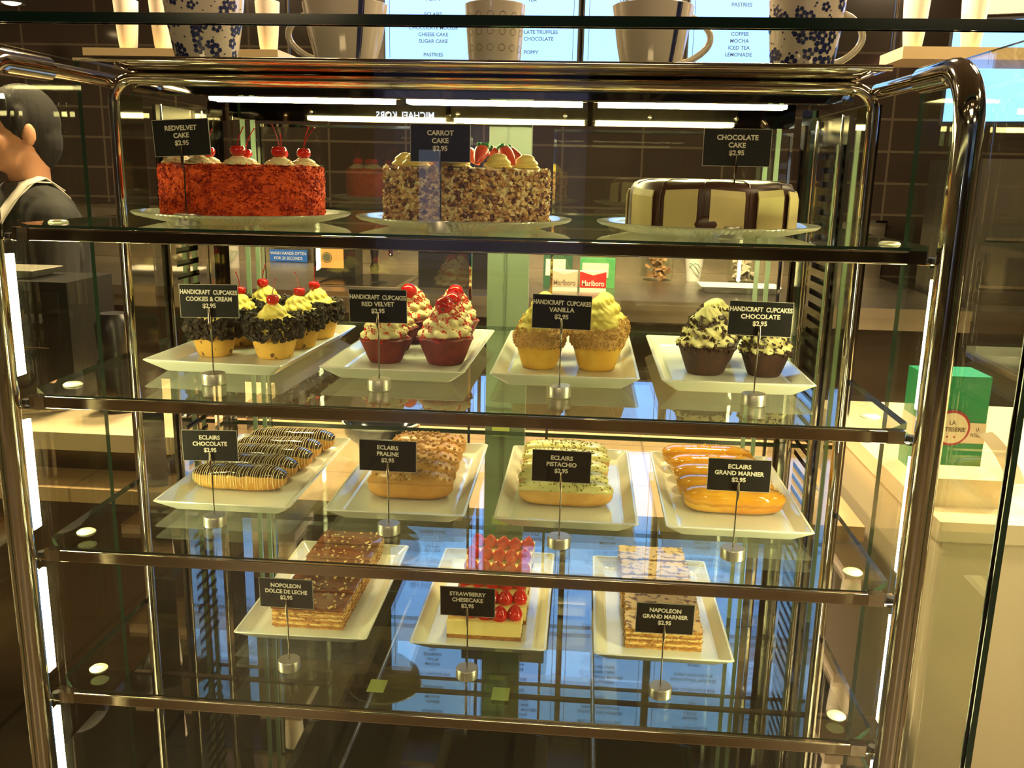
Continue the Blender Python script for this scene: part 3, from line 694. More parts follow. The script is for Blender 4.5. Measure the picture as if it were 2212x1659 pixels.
# ------------------------------------------------------------ napoleons and cheesecake
PUFF = mat('golden_puff_pastry', (.72, .42, .12), .6, base2=(.5, .25, .06), scale=80, bump=.6)
PUFF2 = mat('toasted_puff_pastry', (.4, .18, .05), .6); PCREAM = mat('pastry_cream', (.85, .66, .28), .5)
CARAM = mat('chocolate_caramel_glaze', (.13, .035, .01), .12, base2=(.25, .07, .015), scale=35, coat=.5, bump=.3, lo=.4, hi=.7)
def slab(mb, w, d, z0, z1, m, j=.0012, n=22):
    p = []
    for i in range(n): p.append((-w / 2 + w * i / n, -d / 2))
    k = max(6, int(n * d / w))
    for i in range(k): p.append((w / 2, -d / 2 + d * i / k))
    for i in range(n): p.append((w / 2 - w * i / n, d / 2))
    for i in range(k): p.append((-w / 2, d / 2 - d * i / k))
    q = [(x + random.uniform(-j, j), y + random.uniform(-j, j)) for x, y in p]
    loft(mb, [[(x, y, z0 + random.uniform(-.0004, .0004)) for x, y in q], [(x, y, z1 + random.uniform(-.0004, .0004)) for x, y in q]], m)
def napoleon(w, d, h, top):
    r = thing('napoleon_slice', 'x', 'pastry', (0, 0, 0), 0, 'napoleon slices on the lowest shelf')
    mb = MB(); z = 0; seq = [0, 1, 0, 2, 0, 1, 0, 2, 1, 0, 2, 0, 1, 0]; n = len(seq); th = h / n
    for i, m in enumerate(seq):
        slab(mb, w - random.uniform(0, .003), d - random.uniform(0, .002), z, z + th * 1.02, m, .0013); z += th
    for _ in range(60):
        sx = random.choice((-1, 1)); x = random.uniform(-w / 2, w / 2)
        mb.chunk((x, -d / 2, random.uniform(.002, h)), random.uniform(.001, .0028), random.choice((0, 1)), .35)
        mb.chunk((sx * w / 2, random.uniform(-d / 2, d / 2), random.uniform(.002, h)), random.uniform(.001, .0028), random.choice((0, 1)), .35)
    mb.build('pastry_layers', [PUFF, PUFF2, PCREAM], r)
    if top == 'choc':
        t = MB(); slab(t, w + .001, d + .0005, h, h + .0028, 0, .0006); t.build('chocolate_glaze', CARAM, r)
        c = MB()
        for _ in range(26): c.chunk((random.uniform(-w / 2, w / 2) * .92, random.uniform(-d / 2, d / 2) * .9, h + .0034), random.uniform(.0015, .0042), random.choice((0, 0, 1)), .5)
        c.build('chopped_nuts', [N1, N4], r, kind='stuff')
    else:
        t = MB(); slab(t, w, d, h, h + .0016, 0, .0014); t.build('toasted_top', mat('spotted_toasted_top', (.72, .48, .24), .5, base2=(.16, .05, .03), scale=95, bump=.5, lo=.52, hi=.62), r)
    return r
n0 = napoleon(.103, .052, .028, 'choc')
for k in range(5):
    l = 'chocolate topped napoleon slice, %s on its tray' % ORD[k]; loc = (-.2315 - .003 * (k > 2), .204 + .0585 * k, CT[3] + .0057)
    if k == 0: n0.location = loc; n0['label'] = l
    else: dup(n0, loc, random.choice((0, PI)) + random.uniform(-.015, .015), l)
n1 = napoleon(.105, .052, .030, 'plain')
for k in range(5):
    l = 'plain layered napoleon slice with toasted spots, %s on its tray' % ORD[k]; loc = (.270 + .002 * (k % 2), .204 + .0585 * k, CT[3] + .0057)
    if k == 0: n1.location = loc; n1['label'] = l
    else: dup(n1, loc, random.choice((0, PI)) + random.uniform(-.02, .02), l)
ch = thing('cheesecake_slice', 'x', 'cake', (0, 0, 0), 0, 'strawberry cheesecake slices on the lowest shelf')
CHS = mat('cheesecake_cream', (.9, .76, .34), .45, base2=(.86, .7, .28), scale=40, bump=.25); CRU = mat('biscuit_crust', (.42, .2, .06), .8, base2=(.3, .13, .04), scale=120, bump=.6)
STR = mat('glazed_strawberry', (.7, .015, .012), .15, base2=(.6, .01, .01), scale=200, bump=.25, coat=.5)
mb = MB(); slab(mb, .105, .050, 0, .0055, 0, .0005); mb.build('biscuit_crust', CRU, ch)
mb = MB(); slab(mb, .104, .049, .0055, .026, 0, .0003); mb.build('cheese_filling', CHS, ch)
for k in range(5):
    sb = MB(); R0 = .0112; pf = []
    for i in range(10):
        t = i / 9; pf.append((max(R0 * math.sin(PI * (.32 + .68 * t)) ** .8 if t < 1 else 0, 1e-5), .022 * t))
    sb.lathe(pf, seg=18)
    sb.build('strawberry', STR, ch, True, (-.041 + .0205 * k, random.uniform(-.01, .002), .0255)).rotation_euler = (random.uniform(-.2, .2), random.uniform(-.2, .2), 0)
for k in range(6):
    nm = ['nearest', 'second from the front', 'third from the front', 'fourth from the front', 'fifth from the front', 'farthest'][k]
    l = 'strawberry cheesecake slice, %s on its tray' % nm; loc = (.0225 + random.uniform(-.002, .002), .202 + .0495 * k, CT[3] + .0057)
    if k == 0: ch.location = loc; ch['label'] = l
    else: dup(ch, loc, random.uniform(-.02, .02), l)

# sticky notes
STK = mat('yellow_note_paper', (.62, .7, .2), .7)
for (x, y, z, lab, up_) in [(.036, .30, .6535, 'yellow sticky note on the case floor near the middle', 0), (-.16, .297, .6555, 'yellow sticky note on the case floor crossing the left seam', 0),
                           (0.0, .622, .985, 'yellow sticky note on the centre stile near the third shelf', 1), (0.002, .622, .812, 'yellow sticky note on the centre stile near the lowest shelf', 1)]:
    n = MB()
    if up_: n.box(-.016, .016, -.0004, 0, -.005, .012)
    else: n.box(-.0135, .0135, -.018, .018, 0, .0004)
    tag(n.build('sticky_note', STK, loc=(x, y, z)), lab, 'note')

# ------------------------------------------------------------ mugs on the canopy
MUGW = mat('glazed_cream_mug', (.78, .7, .56), .12, coat=.4); NAVY = mat('navy_print', (.02, .03, .12), .3)
TZ = 1.5767
def mug_r(t, r0, r1): return r0 + (r1 - r0) * (t ** .62)
def mug(name, label, x, y, r0, r1, h, handle, deco, cat='mug', m=None):
    o = thing(name, label, cat, (x, y, TZ))
    out = [(mug_r(t / 12, r0, r1), h * t / 12) for t in range(13)]; inn = [(q - .003, max(z, .004)) for q, z in out[::-1]]
    MB().lathe([(0, 0)] + out + [(r1 - .0015, h + .001)] + inn + [(0, .004)], seg=48, cap=False).build('body', m or MUGW, o, True)
    if handle:
        a = handle; P = []
        for i in range(13):
            t = i / 12; z = h * (.86 - .66 * t); P.append((a * (mug_r(max(.05, z / h), r0, r1) - .002 + .032 * math.sin(PI * t) ** .7), 0, z))
        MB().tube(P, .0045, 10).build('handle', m or MUGW, o, True)
    d = MB()
    def sp(a, z, off=.0005):
        r = mug_r(max(0, min(1, z / h)), r0, r1) + off; return (r * math.cos(a), r * math.sin(a), z)
    def disc(a, z, rad, n=8, inner=0):
        R = mug_r(z / h, r0, r1); c = [sp(a + rad * math.cos(2 * PI * k / n) / R, z + rad * math.sin(2 * PI * k / n)) for k in range(n)]
        if inner:
            c2 = [sp(a + inner * math.cos(2 * PI * k / n) / R, z + inner * math.sin(2 * PI * k / n)) for k in range(n)]
            d.add(c + c2, [(k, (k + 1) % n, n + (k + 1) % n, n + k) for k in range(n)])
        else: d.add(c, [tuple(range(n))])
    if deco == 'floral':
        for _ in range(34):
            a = random.uniform(-PI, 0); z = random.uniform(.1, .92) * h; s = random.uniform(.0028, .0048)
            for k in range(5): disc(a + s * 1.25 * math.cos(k * 1.257) / mug_r(z / h, r0, r1), min(h * .99, z + s * 1.25 * math.sin(k * 1.257)), s * .75)
        for _ in range(70): disc(random.uniform(-PI, 0), random.uniform(.05, .96) * h, random.uniform(.0008, .0018), 6)
        d.build('flower_print', NAVY, o, kind='stuff')
    elif deco == 'stripe':
        for a0, wd in ((-.95, .0022), (-.88, .0008), (-1.0, .0006)):
            q = []
            for i in range(13): q += [sp(a0 - wd / .05, h * i / 12 * .985 + .0005), sp(a0 + wd / .05, h * i / 12 * .985 + .0005)]
            d.add(q, [(2 * i, 2 * i + 1, 2 * i + 3, 2 * i + 2) for i in range(12)])
        d.build('stripe', NAVY, o)
    elif deco == 'rings':
        for j in range(4):
            for k in range(7): disc(-PI + .25 + k * .42, h * (.15 + .22 * j), .0045, 14, .0038)
        d.build('ring_print', mat('grey_print', (.3, .26, .2), .4), o, kind='stuff')
    elif deco == 'mark':
        disc(-PI / 2, h * .5, .004, 14, .0028); d.build('round_mark', mat('grey_print', (.3, .26, .2), .4), o)
    return o
mug('mug', 'cream mug with navy flower print at the left end of the case top', -.386, .3, .034, .053, .096, 0, 'floral')
mug('mug', 'cream mug with navy stripe, handle on its left, on the case top', -.191, .3, .032, .057, .089, -1, 'stripe')
mug('tumbler', 'narrow cream cup printed with faint rings in the middle of the case top', .011, .3, .031, .040, .0895, 0, 'rings', 'cup')
mug('mug', 'cream mug with navy stripe, handle on its right, on the case top', .218, .3, .032, .053, .089, 1, 'stripe')
mug('mug', 'cream mug with navy flower print at the right end of the case top', .414, .3, .034, .0485, .097, 1, 'floral')
PAPER = mat('white_paper_cup', (.62, .55, .45), .5)
CREAMB = mat('beige_shelf_board', (.5, .38, .22), .5, base2=(.46, .35, .2), scale=3)
for x0, x1, z, lab in ((-1.445, -.822, 1.772, 'beige hanging shelf at the left carrying three white paper cups'), (1.04, 1.9, 1.80, 'beige hanging shelf at the right carrying two white paper cups')):
    hs = thing('hanging_shelf', lab, 'shelf', ((x0 + x1) / 2, 1.9, z), 0, 'beige hanging shelves behind the case'); wd = (x1 - x0) / 2
    MB().box(-wd, wd, 0, .22, 0, .034).build('board', CREAMB, hs, bevel=.002)
    for sx in (-1, 1): MB().tube([(sx * (wd - .03), .2, .03), (sx * (wd - .03), .2, 3.1 - z)], .006, 8).build('hanger_rod', DSTEEL, hs, True)
for x, z, lab in ((-1.335, 1.806, 'leftmost white paper cup on the left hanging shelf'), (-1.219, 1.806, 'middle white paper cup on the left hanging shelf'), (-.877, 1.806, 'white paper cup at the right end of the left hanging shelf'),
               (1.09, 1.834, 'left white paper cup on the right hanging shelf'), (1.257, 1.834, 'right white paper cup on the right hanging shelf')):
    o = mug('paper_cup', lab, x, 1.98, .024, .038, .15, 0, 'mark', 'cup', PAPER); o.location.z = z
pl = thing('pendant_lamp', 'small warm round lamp hanging in the dark top left corner', 'lamp', (-2.665, 3.5, 2.2))
MB().lathe([(.0, .08), (.03, .075), (.07, .0), (.064, .0), (.025, .06), (.0, .065)], seg=28, cap=False).build('shade', BLACK, pl, True)
MB().ball((0, 0, .012), .045, .045, .02).build('bulb', emit('pendant_glow', (1, .68, .35), 8), pl, True)
MB().tube([(0, 0, .07), (0, 0, .9)], .004, 6).build('cord', BLACK, pl, True)

# ------------------------------------------------------------ menu screens
SCR = emit('menu_screen_glow', (.2, .42, 1.0), 1.7); SCT = mat('screen_lettering', (.02, .04, .15), .5)
texts = ['ECLAIRS\nNAPOLEONS\nCHOCOLATE MOUSSE\nCHEESE CAKE\nSUGAR CAKE\n\nPASTRIES', 'MILK CHOCOLATE BAR\n\nCHOCOLATE TRUFFLES\nDARK CHOCOLATE\n\nPOPPY', 'HOT CHOCOLATE\n\nMOCHA\nLATTE\nESPRESSO\nTEA', 'BEVERAGES\n\nCOFFEE\nMOCHA\nICED TEA\nLEMONADE']
sl = ['leftmost', 'second from the left', 'third from the left', 'rightmost']
for i, (xa, xb) in enumerate(((-.88, -.403), (-.384, .064), (.096, .553), (.597, 1.075))):
    sc = thing('menu_screen', '%s of the four glowing blue menu screens above the kitchen' % sl[i], 'screen', ((xa + xb) / 2, 3.7, 1.975), 0, 'glowing menu screens'); W2 = (xb - xa) / 2
    MB().box(-W2 - .008, W2 + .008, .004, .05, -.01, .99).build('housing', BLACK, sc)
    MB().box(-W2, W2, 0, .006, 0, .98).build('screen', SCR, sc)
    f = MB()
    for a in ((-W2 + .02, -W2 + .023, .02, .96), (W2 - .023, W2 - .02, .02, .96)): f.box(a[0], a[1], -.001, .0005, a[2], a[3])
    f.build('border_lines', SCT, sc)
    for k in range(4):
        text_mesh('lettering', texts[(i + k) % 4] if k else texts[i], .024, SCT, sc, (0, -.002, .13 + .24 * k), width=.3, bold=.0006, space=1.3)
MB2 = MB().box(-1.1, 1.3, 3.76, 4.0, 1.93, 3.1).build('screen_bulkhead', DARKW); tag(MB2, 'dark panel wall carrying the row of menu screens', 'wall panel'); MB2['kind'] = 'structure'
# angled screen and cream beam at the right
sc = thing('menu_screen', 'blue screen at the far right beyond the case post', 'screen', (1.85, 2.3, 1.66), -.32, 'glowing menu screens')
MB().box(-.5, .6, 0, .01, 0, .33).build('screen', SCR, sc); MB().box(-.51, .61, .01, .06, -.01, .34).build('housing', BLACK, sc)
BEIGE = mat('beige_panel', (.62, .5, .3), .5, base2=(.58, .46, .28), scale=4)
tag(MB().box(-.55, .65, -.03, .09, .35, .47).build('cream_beam', BEIGE, loc=(1.95, 2.3, 1.66)), 'cream beam above the far right blue screen', 'beam').rotation_euler = (0, 0, -.32)
tag(MB().lathe([(.0, .12), (.06, .115), (.14, .07), (.17, .0), (.16, .0), (.13, .06), (.0, .1)], seg=32, cap=False).build('red_lampshade', mat('red_shade', (.35, .01, .02), .4), smooth=True, loc=(2.15, 2.25, 2.135)), 'dark red rounded shade above the cream beam', 'lampshade')

# ------------------------------------------------------------ kitchen behind
STAIN = mat('stainless_worktop', (.5, .45, .36), .3, 1, base2=(.42, .38, .3), scale=6)
kc = thing('kitchen_counter', 'long stainless steel kitchen counter with sink along the back wall', 'counter', (0, 0, 0))
MB().box(-3.2, 1.7, 2.78, 3.98, .91, .95).build('worktop', STAIN, kc, bevel=.004)
MB().box(-3.2, 1.7, 2.79, 2.81, .86, .91).build('front_apron', STAIN, kc)
MB().box(-3.2, 1.7, 2.95, 3.95, .1, .91).build('base_cabinet', mat('brown_cabinet', (.1, .07, .045), .45, base2=(.08, .055, .035), scale=5), kc)
struct(MB().box(-3.2, 1.7, 3.985, 4.0, .95, 1.24).build('trim_1', STAIN))
struct(MB().box(-3.2, 1.7, 3.96, 4.0, 1.24, 1.252).build('trim_2', CHROME))
sk = MB(); sk.box(-1.06, -.66, 2.95, 3.45, .951, .954, 0); sk.build('sink_rim', CHROME, kc)
MB().box(-1.03, -.69, 2.98, 3.42, .9535, .9555).build('sink_basin', DSTEEL, kc)
MB().lathe([(.0, .004), (.03, .004), (.045, .0)], seg=24, cap=False).build('drain', BLACK, kc, True, (-.78, 3.1, .9556))
fa = thing('faucet', 'dark two handle faucet behind the sink', 'faucet', (-.80, 3.62, .95))
MB().tube([(0, 0, .11), (0, -.1, .16), (0, -.2, .14), (0, -.22, .1)], .012, 12).build('spout', CHROME, fa, True)
MB().tube([(-.13, 0, .12), (.13, 0, .12)], .014, 12).build('crossbar', CHROME, fa, True)
for sx in (-.13, .13):
    MB().lathe([(.02, 0), (.024, .02), (.016, .05), (.022, .1), (.014, .15), (.02, .17), (.0, .18)], seg=20, cap=False).build('tap', BLACK, fa, True, (sx, 0, 0))
bs = thing('blue_sign', 'blue hand washing sign on the wall above the counter', 'sign', (-1.486, 3.94, .955))
MB().box(-.105, .105, 0, .01, -.002, .062).build('sign_board', mat('blue_sign_paint', (.02, .12, .55), .4), bs)
text_mesh('lettering', 'WASH HANDS OFTEN\nFOR 20 SECONDS', .0235, mat('white_lettering', (.8, .8, .8), .5), bs, (0, -.002, .029), width=.2)
bx = thing('black_canister_box', 'black box with orange tan emblem label left of the sink', 'box', (-1.045, 3.28, .95))
MB().box(-.10, .10, 0, .15, 0, .17).build('box', BLACK, bx, bevel=.006)
MB().box(-.085, .045, -.003, 0, .045, .135).build('label', mat('orange_tan_label', (.6, .3, .1), .5), bx)
em = MB()
def ring(mb, c, r0, r1, n=24):
    vs = [(c[0] + r * math.cos(2 * PI * k / n), c[1], c[2] + r * math.sin(2 * PI * k / n)) for r in (r0, r1) for k in range(n)]
    mb.add(vs, [(k, (k + 1) % n, n + (k + 1) % n, n + k) for k in range(n)])
ring(em, (-.035, -.004, .095), .001, .018); ring(em, (-.035, -.004, .095), .021, .025); em.build('emblem', mat('dark_emblem', (.08, .09, .05), .6), bx)
def pack(x, y, col, label, txt=True, w=.115, h=.09, z=.95):
    p = thing('cigarette_pack', label, 'pack', (x, y, z)); WHT = mat('pack_white', (.7, .66, .58), .5)
    MB().box(-w / 2, w / 2, 0, .05, 0, h).build('carton', WHT, p)
    c = MB(); c.add([(-w / 2, -.001, h), (w / 2, -.001, h), (w / 2, -.001, h * .25), (0, -.001, h * .85) if False else (w / 2, -.001, h * .25), (-w / 2, -.001, h * .25)], [(0, 4, 3, 1)])
    c.v = []; c.f = []; c.m = []
    c.add([(-w / 2, -.001, h), (-w / 2, -.001, .02), (w / 2, -.001, .02), (w / 2, -.001, h), (0, -.001, h * .82)], [(0, 1, 2, 3, 4)])
    c.build('colour_panel', mat(col[0], col[1], .5), p)
    if txt: text_mesh('lettering', 'Marlboro', .034, mat('pack_white', (.7, .66, .58), .5) if col[0] == 'pack_red' else mat('pack_grey_print', (.25, .2, .15), .5), p, (0, -.0025, .038), width=w * .85, bold=.0006)
    return p
pack(.180, 3.02, ('pack_red', (.6, .015, .02)), 'red and white cigarette pack on the steel counter')
pack(.055, 3.03, ('pack_cream', (.55, .45, .33)), 'pale cigarette pack left of the red one on the counter')
for x, y, z, w_, h_, c, l in ((.02, 3.16, .95, .13, .15, ('sign_dark_green', (.03, .1, .05)), 'dark green carton behind the pale cigarette pack'), (.2, 3.2, .95, .16, .13, ('carton_green', (.08, .35, .12)), 'green and white carton behind the red cigarette pack')):
    q = thing('carton', l, 'carton', (x, y, z)); MB().box(-w_ / 2, w_ / 2, 0, .08, 0, h_).build('box', mat(c[0], c[1], .5), q)
    MB().box(-w_ / 2 + .01, w_ / 2 - .03, -.002, 0, h_ * .35, h_ * .85).build('label', mat('pack_white', (.7, .66, .58), .5), q)
wt = tag(tray(.36, .2, .03).build('serving_tray', WHITE, loc=(.84, 3.2, .95)), 'white rectangular tray lying on the steel kitchen counter', 'tray')
for x, l in ((.50, 'clear bag of brown cookies on the steel counter'), (.92, 'clear jar with crumpled wrap behind the white kitchen tray')):
    jb = thing('cookie_jar', l, 'jar', (x, 3.6, .95))
    MB().lathe([(.0, 0), (.07, 0), (.08, .02), (.08, .13), (.06, .16), (.055, .17)], seg=28, cap=False).build('jar', GLASS, jb, True)
    c = MB()
    for _ in range(26): a = random.uniform(0, 6.28); rr = random.uniform(0, .05); c.chunk((rr * math.cos(a), rr * math.sin(a), random.uniform(.015, .12)), random.uniform(.02, .035), 0, .4)
    c.build('cookies', mat('cookie_brown', (.4, .22, .1), .7) if x < .7 else mat('crumpled_wrap', (.6, .52, .42), .4), jb, kind='stuff')
cp = thing('paper_cup', 'white paper cup with pale green swirl on the steel counter', 'cup', (.68, 3.6, .95))
MB().lathe([(.0, 0), (.035, 0), (.048, .13), (.05, .13), (.046, .128), (.0, .01)], seg=28, cap=False).build('cup', WHITE, cp, True)
g = MB(); 
for j in range(3): g.tube([(.049 * math.sin(a) * .95, -.045 + .012 * abs(a), .06 + .03 * math.cos(a * 2 + j)) for a in [(-.6 + .12 * i) for i in range(11)]], .002, 5)
g.build('swirl_print', mat('pale_green_print', (.3, .5, .35), .5), cp, True)
tag(MB().box(-.08, .08, 0, .14, 0, .24).build('steel_canister', STAIN, loc=(.38, 3.75, .95), bevel=.01), 'plain steel canister against the backsplash beside the cookies', 'canister')
# black box with lid in mid counter
bb = thing('black_bin', 'angular black bin right of the sink on the counter', 'bin', (-.47, 3.0, .95)); MB().box(-.12, .2, 0, .4, 0, .17).build('bin', BLACK, bb, bevel=.015); MB().box(-.13, .21, -.01, .41, .17, .19).build('lid', BLACK, bb, bevel=.006)
# ledge behind the case, side counters
LEDGE = tile_mat('tan_ledge_tiles', (.5, .34, .17), (.46, .31, .16), (.3, .2, .1), .3, .3, .35, .003, 'xy')
lg = thing('rear_work_ledge', 'low tan tiled work ledge right behind the display case', 'counter', (0, 0, 0))
MB().box(-1.75, .7, .72, 1.3, .77, .80).build('top', LEDGE, lg, bevel=.003); MB().box(-1.7, .66, .8, 1.25, .0, .77).build('cabinet', DSTEEL, lg)
bw = thing('bowl', 'black shallow bowl with pale rim on a stand behind the second tray', 'bowl', (-.262, .80, .8))
MB().lathe([(.05, 0), (.055, .005), (.03, .02), (.028, .09), (.05, .1)], seg=28).build('stand', BLACK, bw, True)
MB().lathe([(.0, .1), (.05, .102), (.075, .125), (.08, .15), (.076, .15), (.06, .125), (.0, .112)], seg=40, cap=False).build('bowl', mat('navy_black_glaze', (.01, .012, .02), .1), bw, True)
MB().tube([(.079 * math.cos(2 * PI * k / 40), .079 * math.sin(2 * PI * k / 40), .15) for k in range(40)], .0022, 6, closed=True).build('rim', WHITE, bw, True)
lc = thing('left_counter', 'beige side counter left of the display case under the black oven', 'counter', (0, 0, 0))
MB().box(-2.6, -.66, .78, 1.3, .862, .90).build('worktop', BEIGE, lc, bevel=.004)
MB().box(-2.6, -.7, .84, 1.28, .801, .862).build('support', DSTEEL, lc)
ov = thing('black_oven', 'large black countertop oven with a round knob, left of the case', 'oven', (-1.44, .98, .90))
MB().box(-.5, .42, 0, .2, .02, .29).build('housing', BLACK, ov, bevel=.012)
MB().box(-.48, .40, -.008, 0, .15, .27).build('door_panel', mat('dark_smoked_glass', (.02, .018, .015), .08), ov)
MB().tube([(-.46, -.02, .145), (.38, -.02, .145)], .005, 8).build('door_handle', DSTEEL, ov, True)
MB().lathe([(.0, 0), (.036, 0), (.036, .01), (.026, .02), (.0, .022)], seg=28, cap=False).build('knob', BLACK, ov, True, (.29, -.001, .075)).rotation_euler = (PI / 2, 0, 0)
MB().box(-.2, .1, -.003, 0, .05, .06).build('trim_line', STEEL, ov)
for fx in (-.46, .38): MB().box(fx - .02, fx + .02, .02, .18, 0, .02).build('foot', BLACK, ov)
tag(tray(.3, .13, .02).build('serving_tray', mat('grey_tray', (.3, .28, .22), .4), loc=(-1.27, 1.08, 1.1902)), 'pale grey tray on top of the black oven', 'tray')
gr = thing('coffee_grinder', 'small rounded black grinder beside the oven by the case', 'grinder', (-.915, .98, .9))
MB().lathe([(.0, 0), (.045, 0), (.047, .1), (.035, .13), (.04, .15), (.043, .2), (.03, .225), (.0, .23)], seg=28, cap=False).build('body', BLACK, gr, True)
MB().box(-.02, .02, -.05, -.035, .03, .06).build('spout', DSTEEL, gr)
# right white counter, green gift box
WC = mat('white_counter', (.8, .69, .46), .3, base2=(.78, .67, .44), scale=3)
rc = thing('right_counter', 'white counter right of the display case holding the green gift box', 'counter', (0, 0, 0))
MB().box(.748, 2.6, .5, 1.35, .865, .90).build('worktop', WC, rc, bevel=.004)
MB().box(.765, 2.6, .52, 1.33, .0, .865).build('front_panel', WC, rc)
gb = thing('gift_box', 'green gift box with white ribbon and round label on the right counter', 'gift box', (.88, .76, .90), .03)
GRN = mat('green_card', (.01, .28, .12), .35); RIB = mat('cream_ribbon', (.78, .66, .5), .5)
MB().box(-.085, .035, 0, .095, 0, .195).build('box', GRN, gb, bevel=.0015)
MB().box(-.0855, .0355, -.0015, .0965, .065, .105).build('ribbon_band', RIB, gb)
tl = MB(); vs = []
for i in range(10):
    t = i / 9; vs += [(.018 + .045 * t + .006 * math.sin(3 * t), -.004 - .05 * t, .085 - .082 * t ** 1.2), (.046 + .05 * t + .006 * math.sin(3 * t), -.004 - .05 * t, .09 - .085 * t ** 1.2)]
tl.add(vs, [(2 * i, 2 * i + 1, 2 * i + 3, 2 * i + 2) for i in range(9)]); o = tl.build('ribbon_tail', RIB, gb); sm = o.modifiers.new('t', 'SOLIDIFY'); sm.thickness = .0008
lb = MB().lathe([(.0, 0), (.034, 0), (.035, .001), (.034, .002), (.0, .002)], seg=40, cap=False).build('round_label', mat('crimson_label', (.4, .01, .05), .4), gb, False, (-.030, -.002, .095)); lb.rotation_euler = (PI / 2, 0, 0)
l2 = MB().lathe([(.0, 0), (.030, 0), (.030, .001), (.0, .001)], seg=40, cap=False).build('label_face', mat('cream_label', (.78, .7, .52), .5), gb, False, (-.030, -.0042, .095)); l2.rotation_euler = (PI / 2, 0, 0)
text_mesh('lettering', 'LA\nPATISSERIE', .0115, mat('brown_lettering', (.1, .06, .04), .6), gb, (-.030, -.0058, .099), width=.05, bold=.0002)
text_mesh('lettering', 'LA\nPATISSERIE', .010, mat('brown_lettering', (.1, .06, .04), .6), gb, (.02, -.0018, .087), width=.025, bold=.0002)
dt = MB(); 
for dx, dz in ((-.037, .078), (-.024, .078)): dt.ball((dx, -.0055, dz), .0022, .0005, .0022, 10, 6)
dt.build('dots', mat('crimson_label', (.4, .01, .05), .4), gb)
tag(MB().box(-.06, .06, -.04, .04, 0, .05).build('white_box', WC, loc=(.815, .62, .90), bevel=.002), 'small white carton in front of the green gift box', 'carton')
ec = thing('equipment_cabinet', 'dark tall kitchen cabinet with white strip at far right', 'cabinet', (2.1, 3.0, 0))
MB().box(-.35, .5, 0, .6, 0, 1.55).build('body', mat('cabinet_dark', (.03, .026, .022), .3), ec, bevel=.006)
MB().box(-.1, -.05, -.01, 0, 1.36, 1.52).build('switch_strip', WHITE, ec)
for zz in (1.22, 1.02): MB().box(-.3, .4, -.005, 0, zz, zz + .012).build('trim_line', STEEL, ec)

# ------------------------------------------------------------ person at the left
SKIN = mat('warm_skin', (.55, .27, .15), .5, sss=.1); HAIR = mat('black_hair', (.006, .005, .005), .85, bump=.6, bscale=150, stretch=(1, 1, .1))
SHIRT = mat('black_shirt', (.015, .015, .014), .8); APR = mat('pale_apron_cloth', (.62, .58, .52), .8, bump=.2, bscale=20)
px, py = -1.472, 1.56
FR = Matrix.Rotation(math.radians(118), 3, 'Z')      # local -y (face) turned towards the left and a little to the camera
FR = Matrix.Rotation(math.radians(-42), 3, 'Z')
def L(v): q = FR @ Vector(v); return (q.x, q.y, q.z)
pb = MB()
hz = 1.535
pb.ball(L((0, .01, hz + .015)), .074, .093, .105, rot=FR); pb.ball(L((0, -.02, hz - .055)), .055, .062, .06, rot=FR)       # skull, jaw
pb.ball(L((0, -.062, hz - .092)), .024, .02, .018, rot=FR)                                                      # chin
pb.tube([L((0, -.075, hz + .03)), L((0, -.092, hz)), L((0, -.1, hz - .022)), L((0, -.09, hz - .032))], [.007, .009, .012, .008], 10)  # nose
pb.ball(L((0, -.086, hz - .056)), .024, .014, .007, rot=FR); pb.ball(L((0, -.084, hz - .067)), .021, .014, .008, rot=FR)    # lips
for sx in (-1, 1):
    pb.ball(L((sx * .03, -.078, hz + .035)), .026, .014, .009, rot=FR)                                            # brow
    pb.ball(L((sx * .042, -.06, hz - .025)), .024, .022, .022, rot=FR)                                            # cheek
    pb.ball(L((sx * .080, .01, hz - .008)), .01, .019, .033, rot=FR)                                              # ear
pb.tube([L((0, .02, hz - .06)), L((0, .025, hz - .14)), L((0, .02, hz - .2))], [.058, .055, .075], 20)
pb.tube([L((0, .02, .5)), L((0, .02, .9)), L((0, .015, 1.1)), L((0, .02, 1.25)), L((0, .02, 1.33))], [.13, .14, .12, .14, .1], 20)
pb.tube([L((-.17, .02, 1.31)), L((0, .02, 1.34)), L((.17, .02, 1.31))], [.06, .07, .06], 16)
pb.tube([L((-.15, .02, 1.2)), L((0, .02, 1.2)), L((.15, .02, 1.2))], [.07, .12, .07], 16)
for sx in (-1, 1):
    sh_, el, wr = (sx * .185, .02, 1.3), (sx * .23, .0, 1.03), (sx * .17, -.24, 1.0)
    pb.tube([L(sh_), L(el)], [.056, .043], 14); pb.tube([L(el), L(wr)], [.041, .026], 14); pb.ball(L(el), .043, rot=FR)
    pb.ball(L((sx * .16, -.285, .995)), .038, .05, .017, rot=FR)
    for j in range(4): pb.tube([L((sx * (.135 + .018 * j), -.32, .995)), L((sx * (.133 + .0185 * j), -.352 - .006 * (j in (1, 2)), .985)), L((sx * (.132 + .0185 * j), -.372 - .008 * (j in (1, 2)), .968))], [.0095, .009, .008], 8)
    pb.tube([L((sx * .128, -.27, .995)), L((sx * .108, -.3, .985)), L((sx * .1, -.325, .978))], [.012, .0105, .009], 8)
    pb.tube([L((sx * .09, .02, .9)), L((sx * .1, .02, .5)), L((sx * .1, .03, .08))], [.09, .065, .045], 14); pb.ball(L((sx * .1, -.04, .045)), .045, .12, .042, rot=FR)
body = pb.build('person', SKIN, None, True, (px, py, 0)); rm = body.modifiers.new('r', 'REMESH'); rm.mode = 'VOXEL'; rm.voxel_size = .006; rm.use_smooth_shade = True
sm = body.modifiers.new('s', 'SMOOTH'); sm.factor = .5; sm.iterations = 3
tag(body, 'person with black hair and black shirt looking left, behind the side counter', 'person')
h = MB()
